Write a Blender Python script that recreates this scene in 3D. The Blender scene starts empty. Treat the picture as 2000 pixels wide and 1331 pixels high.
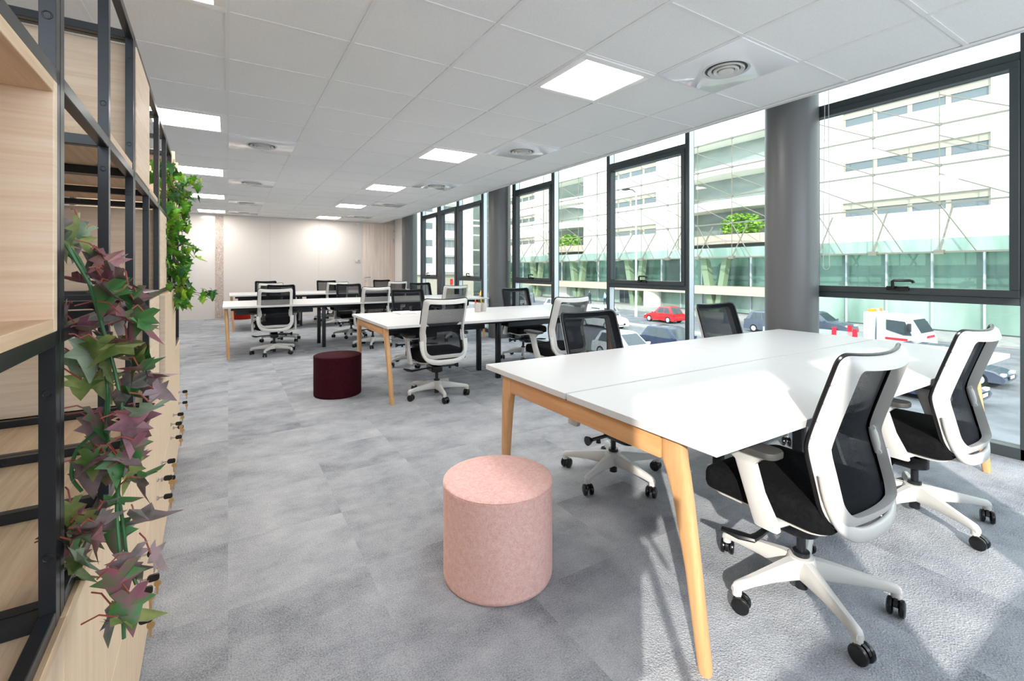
import bpy, bmesh, math, random
from mathutils import Vector, Matrix, Quaternion
from math import sin, cos, pi, radians, sqrt, atan2
C = bpy.context.scene.collection
R = random.Random(7)

# ------------------------------------------------------------------ materials
MATS = {}
def newmat(name):
    m = bpy.data.materials.new(name); m.use_nodes = True
    nt = m.node_tree; nt.nodes.clear()
    out = nt.nodes.new('ShaderNodeOutputMaterial')
    MATS[name] = m
    return m, nt, out
def N(nt, typ, **kw):
    n = nt.nodes.new(typ)
    for k, v in kw.items():
        if k in n.inputs: n.inputs[k].default_value = v
        else: setattr(n, k, v)
    return n
def sR(r, g, b):
    f = lambda c: (c/255/12.92) if c/255 <= .04045 else ((c/255+.055)/1.055)**2.4
    return (f(r), f(g), f(b), 1)
def princ(name, col, rough=.5, metal=0., spec=.5, coat=0., emis=None, es=0.):
    m, nt, out = newmat(name)
    p = N(nt, 'ShaderNodeBsdfPrincipled', **{'Base Color': col, 'Roughness': rough, 'Metallic': metal})
    p.inputs['Specular IOR Level'].default_value = spec
    p.inputs['Coat Weight'].default_value = coat
    if emis: p.inputs['Emission Color'].default_value = emis; p.inputs['Emission Strength'].default_value = es
    nt.links.new(p.outputs[0], out.inputs[0])
    return m
def ramp(nt, stops):
    r = N(nt, 'ShaderNodeValToRGB')
    e = r.color_ramp.elements
    while len(e) < len(stops): e.new(.5)
    for i, (p, c) in enumerate(stops): e[i].position = p; e[i].color = c
    return r
def coords(nt, scale=(1, 1, 1), rot=(0, 0, 0), kind='Object'):
    tc = N(nt, 'ShaderNodeTexCoord'); mp = N(nt, 'ShaderNodeMapping')
    mp.inputs['Scale'].default_value = scale; mp.inputs['Rotation'].default_value = rot
    nt.links.new(tc.outputs[kind], mp.inputs[0])
    return mp.outputs[0]
def bump(nt, height, p, strength=.3, dist=.002):
    b = N(nt, 'ShaderNodeBump', Strength=strength, Distance=dist)
    nt.links.new(height, b.inputs['Height']); nt.links.new(b.outputs[0], p.inputs['Normal'])
def wood(name, a, b, scale=(3, 3, 40), rough=.45, contrast=1.):
    m, nt, out = newmat(name)
    p = N(nt, 'ShaderNodeBsdfPrincipled', Roughness=rough)
    p.inputs['Specular IOR Level'].default_value = .35
    v = coords(nt, scale)
    n1 = N(nt, 'ShaderNodeTexNoise', Scale=1.2, Detail=6, Roughness=.6); nt.links.new(v, n1.inputs[0])
    n2 = N(nt, 'ShaderNodeTexNoise', Scale=6., Detail=3, Roughness=.5); nt.links.new(v, n2.inputs[0])
    mx = N(nt, 'ShaderNodeMath', operation='MULTIPLY_ADD'); nt.links.new(n2.outputs[0], mx.inputs[0])
    mx.inputs[1].default_value = .35*contrast; nt.links.new(n1.outputs[0], mx.inputs[2])
    r = ramp(nt, [(.42, b), (.78, a)]); nt.links.new(mx.outputs[0], r.inputs[0])
    nt.links.new(r.outputs[0], p.inputs['Base Color'])
    bump(nt, mx.outputs[0], p, .08, .001)
    nt.links.new(p.outputs[0], out.inputs[0])
    return m
def fabric(name, a, b, scale=400, rough=.95, bs=.35):
    m, nt, out = newmat(name)
    p = N(nt, 'ShaderNodeBsdfPrincipled', Roughness=rough)
    p.inputs['Specular IOR Level'].default_value = .15
    v = coords(nt)
    n1 = N(nt, 'ShaderNodeTexNoise', Scale=scale, Detail=2); nt.links.new(v, n1.inputs[0])
    n3 = N(nt, 'ShaderNodeTexNoise', Scale=60, Detail=4); nt.links.new(v, n3.inputs[0])
    ad = N(nt, 'ShaderNodeMath', operation='MULTIPLY_ADD'); nt.links.new(n1.outputs[0], ad.inputs[0]); ad.inputs[1].default_value = .6
    ml = N(nt, 'ShaderNodeMath', operation='MULTIPLY'); nt.links.new(n3.outputs[0], ml.inputs[0]); ml.inputs[1].default_value = .4
    nt.links.new(ml.outputs[0], ad.inputs[2])
    r = ramp(nt, [(.38, a), (.62, b)]); nt.links.new(ad.outputs[0], r.inputs[0])
    nt.links.new(r.outputs[0], p.inputs['Base Color'])
    bump(nt, n1.outputs[0], p, bs, .001)
    nt.links.new(p.outputs[0], out.inputs[0])
    return m
def glassy(name, tint, lo=.03, hi=.55):
    m, nt, out = newmat(name)
    t = N(nt, 'ShaderNodeBsdfTransparent', Color=tint)
    g = N(nt, 'ShaderNodeBsdfGlossy', Roughness=0., Color=(1, 1, 1, 1))
    f = N(nt, 'ShaderNodeLayerWeight', Blend=.5)
    k = N(nt, 'ShaderNodeMath', operation='POWER'); nt.links.new(f.outputs['Facing'], k.inputs[0]); k.inputs[1].default_value = 5
    q = N(nt, 'ShaderNodeMapRange'); nt.links.new(k.outputs[0], q.inputs[0]); q.inputs[3].default_value = lo; q.inputs[4].default_value = hi
    mx = N(nt, 'ShaderNodeMixShader'); nt.links.new(q.outputs[0], mx.inputs[0])
    nt.links.new(t.outputs[0], mx.inputs[1]); nt.links.new(g.outputs[0], mx.inputs[2])
    nt.links.new(mx.outputs[0], out.inputs[0])
    return m

def carpet_mat():
    m, nt, out = newmat('carpet')
    p = N(nt, 'ShaderNodeBsdfPrincipled', Roughness=1.)
    p.inputs['Specular IOR Level'].default_value = .05
    v = coords(nt)
    # half-metre carpet tiles, each with its own shade
    sc = N(nt, 'ShaderNodeVectorMath', operation='SCALE'); nt.links.new(v, sc.inputs[0]); sc.inputs['Scale'].default_value = 2.
    fl = N(nt, 'ShaderNodeVectorMath', operation='FLOOR'); nt.links.new(sc.outputs[0], fl.inputs[0])
    wn = N(nt, 'ShaderNodeTexWhiteNoise', noise_dimensions='3D'); nt.links.new(fl.outputs[0], wn.inputs[0])
    off = N(nt, 'ShaderNodeVectorMath', operation='MULTIPLY_ADD'); nt.links.new(wn.outputs['Color'], off.inputs[0])
    off.inputs[1].default_value = (9, 9, 0); nt.links.new(v, off.inputs[2])
    st = N(nt, 'ShaderNodeMapping'); st.inputs['Scale'].default_value = (1.3, 1.6, 1); nt.links.new(off.outputs[0], st.inputs[0])
    big = N(nt, 'ShaderNodeTexNoise', Scale=2.2, Detail=7, Roughness=.68); nt.links.new(st.outputs[0], big.inputs[0])
    loop = N(nt, 'ShaderNodeTexVoronoi', Scale=150.); nt.links.new(v, loop.inputs[0])
    fine = N(nt, 'ShaderNodeTexNoise', Scale=190., Detail=3, Roughness=.7); nt.links.new(v, fine.inputs[0])
    a = N(nt, 'ShaderNodeMath', operation='MULTIPLY_ADD'); nt.links.new(fine.outputs[0], a.inputs[0]); a.inputs[1].default_value = 1.1
    nt.links.new(big.outputs[0], a.inputs[2])
    b = N(nt, 'ShaderNodeMath', operation='MULTIPLY_ADD'); nt.links.new(wn.outputs['Value'], b.inputs[0]); b.inputs[1].default_value = .10
    nt.links.new(a.outputs[0], b.inputs[2])
    r = ramp(nt, [(.24, sR(106, 109, 115)), (.52, sR(153, 156, 162)), (.8, sR(179, 181, 185)), (1.0, sR(194, 196, 199))])
    r.color_ramp.elements[3].position = 1.0
    mr = N(nt, 'ShaderNodeMapRange'); nt.links.new(b.outputs[0], mr.inputs[0]); mr.inputs[1].default_value = .74; mr.inputs[2].default_value = 1.48
    mr.inputs[3].default_value = .2; mr.inputs[4].default_value = 1.1
    nt.links.new(mr.outputs[0], r.inputs[0]); nt.links.new(r.outputs[0], p.inputs['Base Color'])
    h = N(nt, 'ShaderNodeMath', operation='ADD'); nt.links.new(loop.outputs['Distance'], h.inputs[0]); nt.links.new(fine.outputs[0], h.inputs[1])
    bump(nt, h.outputs[0], p, .7, .004)
    nt.links.new(p.outputs[0], out.inputs[0])
    return m
def mesh_mat(name, col, hole):
    # woven see-through back fabric: opaque threads over a share of open holes
    m, nt, out = newmat(name)
    d = N(nt, 'ShaderNodeBsdfPrincipled', Roughness=.8); d.inputs['Base Color'].default_value = col
    d.inputs['Specular IOR Level'].default_value = .2
    t = N(nt, 'ShaderNodeBsdfTransparent', Color=(1, 1, 1, 1))
    v = coords(nt)
    w = N(nt, 'ShaderNodeTexNoise', Scale=320., Detail=1); nt.links.new(v, w.inputs[0])
    q = N(nt, 'ShaderNodeMapRange'); nt.links.new(w.outputs[0], q.inputs[0]); q.inputs[1].default_value = .3; q.inputs[2].default_value = .7
    q.inputs[3].default_value = hole*.6; q.inputs[4].default_value = hole*1.4
    lw = N(nt, 'ShaderNodeLayerWeight', Blend=.5); sb = N(nt, 'ShaderNodeMath', operation='SUBTRACT'); sb.inputs[0].default_value = 1.; nt.links.new(lw.outputs['Facing'], sb.inputs[1])
    ml = N(nt, 'ShaderNodeMath', operation='MULTIPLY'); nt.links.new(q.outputs[0], ml.inputs[0]); nt.links.new(sb.outputs[0], ml.inputs[1])
    mx = N(nt, 'ShaderNodeMixShader'); nt.links.new(ml.outputs[0], mx.inputs[0])
    nt.links.new(d.outputs[0], mx.inputs[1]); nt.links.new(t.outputs[0], mx.inputs[2]); nt.links.new(mx.outputs[0], out.inputs[0])
    return m
def noise_mat(name, a, b, scale=5., rough=.8, lo=.4, hi=.6, sc=(1, 1, 1), spec=.3, detail=5, bs=0):
    m, nt, out = newmat(name)
    p = N(nt, 'ShaderNodeBsdfPrincipled', Roughness=rough); p.inputs['Specular IOR Level'].default_value = spec
    n = N(nt, 'ShaderNodeTexNoise', Scale=scale, Detail=detail); nt.links.new(coords(nt, sc), n.inputs[0])
    r = ramp(nt, [(lo, a), (hi, b)]); nt.links.new(n.outputs[0], r.inputs[0]); nt.links.new(r.outputs[0], p.inputs['Base Color'])
    if bs: bump(nt, n.outputs[0], p, bs, .002)
    nt.links.new(p.outputs[0], out.inputs[0])
    return m
def emit(name, col, s):
    m, nt, out = newmat(name)
    e = N(nt, 'ShaderNodeEmission', Color=col, Strength=s); nt.links.new(e.outputs[0], out.inputs[0])
    return m
carpet_mat()
noise_mat('ceiling_tile', sR(228, 228, 227), sR(234, 234, 233), 120, .95, .35, .65, spec=.1, bs=.1)
princ('tbar', sR(226, 225, 224), .5)
princ('white_paint', sR(232, 230, 226), .6)
princ('wall_panel', sR(218, 211, 205), .5, spec=.4)
princ('whiteboard', sR(218, 212, 207), .15, spec=.6)
wood('oak', sR(236, 210, 180), sR(218, 184, 148), (2.5, 1.6, 45), .5, .9)
wood('oak_v', sR(236, 210, 180), sR(224, 192, 158), (30, 30, 1.6), .5, .6)
wood('oak_top', sR(230, 200, 166), sR(204, 168, 132), (45, 1.6, 30), .5, .9)
wood('beech', sR(216, 172, 124), sR(198, 148, 98), (22, 22, 1.5), .35, .5)
wood('door_wood', sR(242, 228, 218), sR(216, 198, 186), (28, 10, .8), .5, .8)
princ('laminate', sR(208, 207, 206), .38, spec=.45)
princ('black_steel', sR(24, 27, 32), .32, spec=.5)
princ('black_plastic', sR(16, 17, 19), .25, spec=.5)
princ('dark_plastic', sR(30, 31, 33), .5)
princ('anthracite', sR(56, 63, 66), .38, spec=.5)
princ('aluminium', sR(196, 200, 204), .35, .6)
princ('column_paint', sR(102, 102, 102), .36, spec=.5)
princ('chair_white', sR(206, 204, 200), .4, spec=.4)
princ('pad_grey', sR(66, 65, 63), .6, spec=.3)
fabric('seat_black', sR(12, 12, 13), sR(26, 26, 28), 500)
mesh_mat('back_mesh', sR(14, 16, 22), .24)
fabric('felt_pink', sR(234, 182, 172), sR(250, 212, 203), 260)
fabric('felt_maroon', sR(44, 8, 18), sR(66, 16, 28), 260)
fabric('felt_red', sR(130, 28, 20), sR(158, 44, 30), 260)
glassy('glass', (.735, .76, .745, 1))
princ('vent_white', sR(232, 232, 234), .08, spec=.7)
princ('chrome', sR(200, 200, 200), .18, 1.)
princ('brass_key', sR(206, 170, 120), .3, .8)
emit('panel_light', (1, .955, .90, 1), 18.)
noise_mat('leaf_green', sR(38, 92, 24), sR(96, 158, 40), 18, .35, .35, .65)
noise_mat('leaf_dark', sR(26, 66, 28), sR(50, 104, 40), 18, .35, .35, .65)
noise_mat('leaf_lime', sR(110, 160, 36), sR(168, 204, 62), 18, .35, .35, .65)
noise_mat('leaf_purple', sR(84, 54, 60), sR(146, 92, 104), 26, .4, .38, .62)
noise_mat('leaf_plum', sR(92, 96, 84), sR(158, 132, 136), 22, .4, .38, .62)
noise_mat('leaf_pink', sR(150, 98, 100), sR(186, 138, 138), 30, .4, .35, .65)
noise_mat('leaf_olive', sR(78, 104, 50), sR(146, 148, 88), 22, .4, .38, .62)
noise_mat('leaf_sage', sR(108, 136, 108), sR(166, 178, 152), 26, .4, .35, .65)
noise_mat('leaf_mixed', sR(70, 116, 64), sR(136, 84, 96), 20, .4, .44, .56)
princ('stem_green', sR(54, 104, 58), .4)
princ('stem_red', sR(150, 72, 60), .5)
princ('stem_brown', sR(96, 70, 50), .7)
# outside
noise_mat('asphalt', sR(116, 118, 122), sR(132, 134, 138), 1.2, .9, .4, .6)
noise_mat('pavement', sR(160, 159, 154), sR(176, 174, 170), 2., .9, .4, .6)
princ('facade_white', sR(243, 242, 232), .7)
princ('facade_beige', sR(182, 177, 160), .8)
princ('facade_window', sR(112, 122, 126), .2, spec=.5)
noise_mat('green_glass', sR(34, 62, 54), sR(98, 136, 120), .22, .25, .40, .62, (1, 1, .35), spec=.5)
noise_mat('pale_glass', sR(124, 154, 140), sR(176, 196, 184), .25, .3, .4, .6, (1, 1, .3), spec=.5)
noise_mat('grey_glass', sR(98, 112, 106), sR(164, 174, 168), .12, .3, .4, .62, (1, .5, 1.6), spec=.5)
princ('pale_green', sR(134, 156, 124), .6)
princ('beam_cream', sR(196, 180, 162), .6)
princ('cable_steel', sR(124, 121, 108), .5)
princ('car_white_dull', sR(205, 207, 208), .3, spec=.5)
noise_mat('hedge', sR(96, 150, 40), sR(170, 214, 84), 3., .7, .35, .65)
noise_mat('tree_green', sR(70, 104, 56), sR(128, 158, 92), 3., .8, .35, .65)
princ('car_red', sR(206, 26, 34), .25, spec=.6, coat=.6)
princ('car_white', sR(236, 238, 238), .25, spec=.6, coat=.5)
princ('car_navy', sR(36, 50, 78), .22, spec=.6, coat=.6)
princ('car_grey', sR(84, 92, 108), .25, spec=.6, coat=.6)
princ('car_silver', sR(176, 178, 178), .3, spec=.6, coat=.5)
princ('car_glass', sR(58, 70, 76), .06, spec=.7)
princ('tyre', sR(24, 24, 25), .8)
princ('amber', sR(244, 138, 30), .3)
princ('red_paint', sR(222, 30, 56), .4)
princ('plate_white', sR(235, 235, 230), .5)
princ('lamp_lens', sR(225, 232, 238), .1, spec=.7)
princ('post_grey', sR(190, 196, 202), .5)
princ('skin', sR(222, 178, 150), .6)
princ('cloth_dark', sR(44, 62, 66), .9)
princ('cloth_blue', sR(168, 196, 220), .9)
princ('cloth_orange', sR(236, 150, 60), .9)
princ('paper', sR(238, 236, 230), .8)
princ('ceramic_grey', sR(196, 188, 180), .6)
princ('marker_red', sR(214, 62, 50), .5)
princ('marker_green', sR(176, 184, 70), .5)
princ('red_sign', sR(206, 50, 44), .6)

# ------------------------------------------------------------------ mesh builder
class MB:
    def __init__(s): s.v = []; s.f = []; s.mi = []; s.cur = 0
    def add(s, vs, fs, mat=None):
        n = len(s.v)
        s.v += [tuple((mat @ Vector(p)) if mat else p) for p in vs]
        s.f += [tuple(n+i for i in f) for f in fs]; s.mi += [s.cur]*len(fs)
        return s
    def box(s, x0, x1, y0, y1, z0, z1, mat=None):
        vs = [(x0, y0, z0), (x1, y0, z0), (x1, y1, z0), (x0, y1, z0), (x0, y0, z1), (x1, y0, z1), (x1, y1, z1), (x0, y1, z1)]
        fs = [(3, 2, 1, 0), (4, 5, 6, 7), (0, 1, 5, 4), (1, 2, 6, 5), (2, 3, 7, 6), (3, 0, 4, 7)]
        return s.add(vs, fs, mat)
    def loft(s, rings, closed=True, caps=True, mat=None):
        # rings: lists of the same number of points
        k = len(rings[0]); vs = [p for r in rings for p in r]; fs = []
        for i in range(len(rings)-1):
            for j in range(k if closed else k-1):
                a = i*k+j; b = i*k+(j+1) % k
                fs.append((a, b, b+k, a+k))
        if caps and closed:
            fs.append(tuple(range(k-1, -1, -1))); fs.append(tuple((len(rings)-1)*k+j for j in range(k)))
        return s.add(vs, fs, mat)
    def tube(s, pts, r, seg=10, mat=None, flat=1., up=None):
        pts = [Vector(p) for p in pts]; rs = r if isinstance(r, (list, tuple)) else [r]*len(pts)
        rings = []; prev = None
        for i, p in enumerate(pts):
            t = (pts[min(i+1, len(pts)-1)]-pts[max(i-1, 0)]).normalized()
            if prev is None:
                ref = Vector(up) if up else (Vector((0, 0, 1)) if abs(t.z) < .9 else Vector((1, 0, 0)))
                a = t.cross(ref).normalized()
            else:
                a = (prev - t*prev.dot(t)).normalized()
            prev = a; b = t.cross(a)
            rings.append([p + a*(rs[i]*cos(2*pi*j/seg)) + b*(rs[i]*flat*sin(2*pi*j/seg)) for j in range(seg)])
        return s.loft(rings, mat=mat)
    def lathe(s, prof, seg=32, mat=None, caps=True):
        rings = [[(r*cos(2*pi*j/seg), r*sin(2*pi*j/seg), z) for j in range(seg)] for r, z in prof]
        return s.loft(rings, caps=caps, mat=mat)
    def prism(s, poly, axis, a, b, mat=None):
        # poly: 2-D outline; axis x/y/z: extrusion direction
        def P(u, w, t): return {'x': (t, u, w), 'y': (u, t, w), 'z': (u, w, t)}[axis]
        return s.loft([[P(u, w, a) for u, w in poly], [P(u, w, b) for u, w in poly]], mat=mat)
    def build(s, name, mats, parent=None, bev=0., seg=2, smooth=35, loc=None, rotz=0):
        me = bpy.data.meshes.new(name)
        me.from_pydata(s.v, [], s.f)
        bm = bmesh.new(); bm.from_mesh(me)
        bmesh.ops.recalc_face_normals(bm, faces=bm.faces)
        for f, k in zip(bm.faces, s.mi): f.material_index = k
        if bev:
            es = [e for e in bm.edges if len(e.link_faces) == 2 and e.calc_face_angle(0) > radians(30)]
            bmesh.ops.bevel(bm, geom=es, offset=bev, segments=seg, profile=.5, affect='EDGES', clamp_overlap=True)
        bm.to_mesh(me); bm.free()
        me.polygons.foreach_set('use_smooth', [True]*len(me.polygons))
        me.set_sharp_from_angle(angle=radians(smooth))
        for m in (mats if isinstance(mats, (list, tuple)) else [mats]): me.materials.append(MATS[m])
        o = bpy.data.objects.new(name, me); C.objects.link(o)
        if parent: o.parent = parent
        if loc: o.location = loc
        if rotz: o.rotation_euler = (0, 0, rotz)
        return o
def tag(o, label=None, cat=None, group=None, kind=None):
    if label: o['label'] = label
    if cat: o['category'] = cat
    if group: o['group'] = group
    if kind: o['kind'] = kind
    return o
def thing(name, label, cat, loc=(0, 0, 0), rotz=0., group=None):
    o = bpy.data.objects.new(name, None); C.objects.link(o)
    o.empty_display_size = .1; o.location = loc; o.rotation_euler = (0, 0, rotz)
    return tag(o, label, cat, group)
def kids(o): return [c for c in C.objects if c.parent is o]
CH = {}
def children_of(o): return CH[o.name]
def index_children():
    CH.clear()
    for c in C.objects: CH.setdefault(c.name, [])
    for c in C.objects:
        if c.parent: CH[c.parent.name].append(c)
def copy_thing(root, loc, rotz, label, star=0):
    r = root.copy(); C.objects.link(r); r.location = loc; r.rotation_euler = (0, 0, rotz); r['label'] = label
    for ch in CH[root.name]:
        c = ch.copy(); C.objects.link(c); c.parent = r
        if ch.name.startswith(('base', 'caster')): c.rotation_euler = (0, 0, radians(star))
        for g in CH[ch.name]:
            d = g.copy(); C.objects.link(d); d.parent = c
    return r
def rrect(w, h, r, n=6, cx=0, cy=0):
    pts = []
    for qx, qy, a0 in ((1, 1, 0), (-1, 1, 90), (-1, -1, 180), (1, -1, 270)):
        for i in range(n+1):
            a = radians(a0+90*i/n)
            pts.append((cx+qx*(w/2-r)+r*cos(a), cy+qy*(h/2-r)+r*sin(a)))
    return pts
# ------------------------------------------------------------------ camera
F_PX, YAW, HZ, EYE = 905.5, .5495, 527.2, 1.254
cam = bpy.data.cameras.new('camera'); co = bpy.data.objects.new('camera', cam); C.objects.link(co)
cam.sensor_width = 36; cam.lens = F_PX*36/2000; cam.shift_y = -(665.5-HZ)/2000; cam.clip_start = .02; cam.clip_end = 500
co.location = (0, 0, EYE); co.rotation_euler = (pi/2, 0, -YAW)
bpy.context.scene.camera = co
# ------------------------------------------------------------------ room
T = .66; GX, GY = -.004, 2.971; CEIL = 2.658
XW, XG, YF, YB, XL = 4.44, 4.53, 14.0, -1.25, -3.6
wood('beech_y', sR(214, 166, 116), sR(196, 142, 92), (22, 1.5, 22), .35, .5)
def st(o): o['kind'] = 'structure'; return o
m = MB().box(XL, 4.62, YB-.2, YF+.1, -.12, 0); st(m.build('floor', 'carpet'))
# ceiling: tegular tiles a few millimetres above a visible grid
XE = 3.955
m = MB()
m.cur = 0
i0, i1, j0, j1 = -6, 6, -7, 17
for i in range(i0, i1):
    for j in range(j0, j1):
        x0, x1 = GX+T*i+.012, GX+T*(i+1)-.012; y0, y1 = GY+T*j+.012, GY+T*(j+1)-.012
        y1 = min(y1, YF-.005); y0 = max(y0, YB)
        if y1-y0 < .02: continue
        m.box(x0, x1, y0, y1, CEIL+.006, CEIL+.03)
m.cur = 1
for i in range(i0, i1+1):
    x = GX+T*i; m.box(x-.012, x+.012, YB, YF, CEIL, CEIL+.014)
for j in range(j0, j1+1):
    y = GY+T*j
    if YB < y < YF: m.box(GX+T*i0, GX+T*i1, y-.012, y+.012, CEIL+.002, CEIL+.014)
m.box(XL, XE, YB, YF, CEIL+.03, CEIL+.06)
ceil = st(m.build('ceiling', ['ceiling_tile', 'tbar']))
m = MB().box(XE-.022, XE, YB, YF, CEIL-.012, CEIL+.002).box(XE-.004, XE, YB, YF, CEIL-.012, CEIL+.5)
m.tube([(XE+.02, YB+.1, CEIL+.0), (XE+.02, YF-1.5, CEIL+.0)], .012, 8)
st(m.build('trim_1', 'tbar'))
m = MB().box(XE, 4.66, YB-.2, YF+.1, 3.16, 3.3); st(m.build('ceiling_recess', 'white_paint'))
# walls
m = MB()
m.box(XL-.1, 4.7, YF, YF+.1, 0, 3.16)
for x in (.955, 2.173, -1.5): m.box(x-.0015, x+.0015, YF-.0015, YF, 0, CEIL)       # panel joints
wf = MB(); wf.cur = 0
xs = [XL, -1.5, -.30]; 
xs2 = [-.085, .955, 2.173, 3.355]
for a, b in zip(xs2[:-1], xs2[1:]): wf.box(a+.002, b-.002, YF-.018, YF, .0, CEIL)
wf.box(4.35, 4.7, YF-.018, YF, 0, CEIL)
wf.box(3.355, 3.39, YF-.03, YF, 0, 2.66); wf.box(4.318, 4.35, YF-.03, YF, 0, 2.66); wf.box(3.39, 4.318, YF-.03, YF, 2.625, 2.66)
wf.cur = 1
for a, b in zip(xs[:-1], xs[1:]): wf.box(a+.002, b-.002, YF-.02, YF, 0, CEIL)
wf.box(-.30, -.085, YF-.008, YF, 0, CEIL)
wf.cur = 0; wf.box(XL-.1, 4.7, YF, YF+.1, 0, 3.16)
wall = st(wf.build('wall_far', ['wall_panel', 'whiteboard'], bev=0))
m = MB().box(4.35, 4.62, 12.95, YF-.018, 0, 3.16); st(m.build('wall_right', 'white_paint'))
m = MB().box(XL-.1, XL, YB-.2, YF+.1, 0, 3.16); st(m.build('wall_left', 'white_paint'))
# wall behind the camera: sills, head and posts around the large openings the sun comes in by
m = MB().box(XL, -.20, YB-.2, YB, -.1, 1.38).box(-.20, 4.7, YB-.2, YB, -.1, 1.19).box(XL, 4.7, YB-.2, YB, 2.62, 3.16).box(XL, -1.50, YB-.2, YB, 1.38, 2.62)
for x, w_ in ((-.215, .29), (1.15, .38), (2.75, .1), (4.5, .3)): m.box(x-w_/2, x+w_/2, YB-.12, YB, 1.19, 2.62)
st(m.build('wall_near', 'white_paint'))
# vertical strip with printed brown lettering strokes between the wall panels
nt_m, nt, out = newmat('wall_print')
p = N(nt, 'ShaderNodeBsdfPrincipled', Roughness=.6)
v = coords(nt, (34, 1, 13), (0, radians(24), 0))
w = N(nt, 'ShaderNodeTexNoise', Scale=1., Detail=3, Roughness=.6); w.inputs['Distortion'].default_value = 1.6; nt.links.new(v, w.inputs[0])
r = ramp(nt, [(.40, sR(216, 206, 198)), (.47, sR(150, 128, 116)), (.55, sR(214, 202, 192)), (.62, sR(158, 130, 114))]); nt.links.new(w.outputs[0], r.inputs[0])
nt.links.new(r.outputs[0], p.inputs['Base Color']); nt.links.new(p.outputs[0], out.inputs[0])
m = MB().box(-.283, -.1, YF-.0105, YF-.008, .02, CEIL-.02)
tag(m.build('wall_graphic', 'wall_print'), 'narrow floor-to-ceiling strip of faded brown lettering on the far white wall', 'wall graphic')
# door
d = st(MB().box(3.392, 4.316, YF-.045, YF-.02, .01, 2.622).build('door_1', 'door_wood', bev=.002))
m = MB().lathe([(.026, 0), (.026, .008)], 20, Matrix.Translation((3.46, YF-.045, 1.03)) @ Matrix.Rotation(pi/2, 4, 'X'))
m.tube([(3.46, YF-.045, 1.03), (3.46, YF-.095, 1.03), (3.60, YF-.095, 1.03)], .010, 10)
m.build('door_handle', 'chrome', d)
MB().lathe([(.024, 0), (.024, .012)], 20, Matrix.Translation((3.46, YF-.045, .92)) @ Matrix.Rotation(pi/2, 4, 'X')).build('lock', 'chrome', d)
for z in (2.08, 2.36):
    MB().lathe([(.011, 0), (.011, .11)], 12, Matrix.Translation((4.312, YF-.05, z))).build('hinge', 'chrome', d)
t = thing('thermostat', 'small white thermostat box on the far wall beside the wooden door', 'thermostat', (3.24, YF-.018, 1.47))
MB().box(-.06, .06, -.028, 0, 0, .09).build('body', 'chair_white', t, bev=.006)
MB().lathe([(.016, 0), (.014, .006)], 16, Matrix.Translation((.03, -.028, .045)) @ Matrix.Rotation(pi/2, 4, 'X')).build('dial', 'facade_window', t)
t = thing('door_sensor', 'small grey box sensor above the left corner of the wooden door', 'sensor', (3.24, YF-.018, 2.56))
MB().box(-.05, .05, -.05, 0, 0, .07).build('housing', 'tbar', t, bev=.006)
# columns
for k, (cy, r_) in enumerate(((2.25, .21), (7.52, .21), (12.55, .21))):
    lab = ('round dark grey column behind the front bench, between two windows', 'round dark grey column by the second bench along the window wall', 'round dark grey column at the far end of the window wall')[k]
    o = MB().lathe([(r_, 0), (r_, 3.16)], 64).build('column', 'column_paint', loc=(4.33, cy, 0)); st(o); o['label'] = lab
# ceiling lights
places = ['left row, above the wooden shelving', 'left row', 'left row', 'left row', 'left row', 'right row', 'right row', 'right row', 'right row', 'right row']
def light(i, j, label):
    x, y = GX+T*(i+.5), GY+T*(j+.5)
    t = thing('ceiling_light', label, 'ceiling light', (x, y, CEIL-.006), 0, 'square ceiling light panels')
    m = MB(); a, b = .325, .268
    for s in ((-a, a, -a, -b), (-a, a, b, a), (-a, -b, -b, b), (b, a, -b, b)): m.box(s[0], s[1], s[2], s[3], 0, .012)
    m.build('frame', 'white_paint', t, bev=.002)
    MB().box(-b, b, -b, b, .004, .011).build('diffuser', 'panel_light', t)
near = ['second panel from the camera', 'third panel from the camera', 'fourth panel from the camera', 'panel next to the far wall']
light(-1, -1, 'square white ceiling light panel cut off by the top edge, above the wooden shelving')
for k, j in enumerate((3, 7, 11, 15)):
    light(-1, j, 'square white ceiling light in the row above the shelving, '+near[k])
for k, j in enumerate((-1, 3, 7, 11, 15)):
    light(3, j, 'square white ceiling light in the row nearer the windows, '+(['large panel closest to the camera']+near)[k])
def vent(i, j, label):
    x, y = GX+T*(i+.5), GY+T*(j+.5)
    t = thing('ceiling_vent', label, 'ceiling vent', (x, y, CEIL-.004), 0, 'round ceiling vents on glossy white panels')
    MB().box(-.322, .322, -.322, .322, 0, .008).build('panel', 'vent_white', t, bev=.002)
    for r_, z in ((.155, -.004), (.118, -.010), (.082, -.016)):
        MB().lathe([(r_, .002), (r_+.002, z), (r_-.004, z-.003), (r_-.024, z+.006), (r_-.026, .002)], 40).build('ring', 'chair_white', t)
    MB().lathe([(.050, .002), (.052, -.02), (.035, -.023), (.001, -.018)], 32).build('hub', 'chair_white', t)
    MB().lathe([(.150, .001), (.150, -.0005)], 40).build('duct', 'dark_plastic', t)
vn = ['closest to the camera', 'second from the camera', 'third from the camera', 'next to the far wall']
for k, j in enumerate((4, 8, 12, 15)):
    vent(0, j, 'round ceiling vent on glossy white panel in the shelving-side row, '+vn[k])
for k, j in enumerate((-2, 2, 6, 10)):
    vent(4, j, 'round ceiling vent on glossy white panel in the window-side row, '+vn[k])
vent(4, 14, 'round ceiling vent on glossy white panel right in front of the wooden door')
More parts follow.
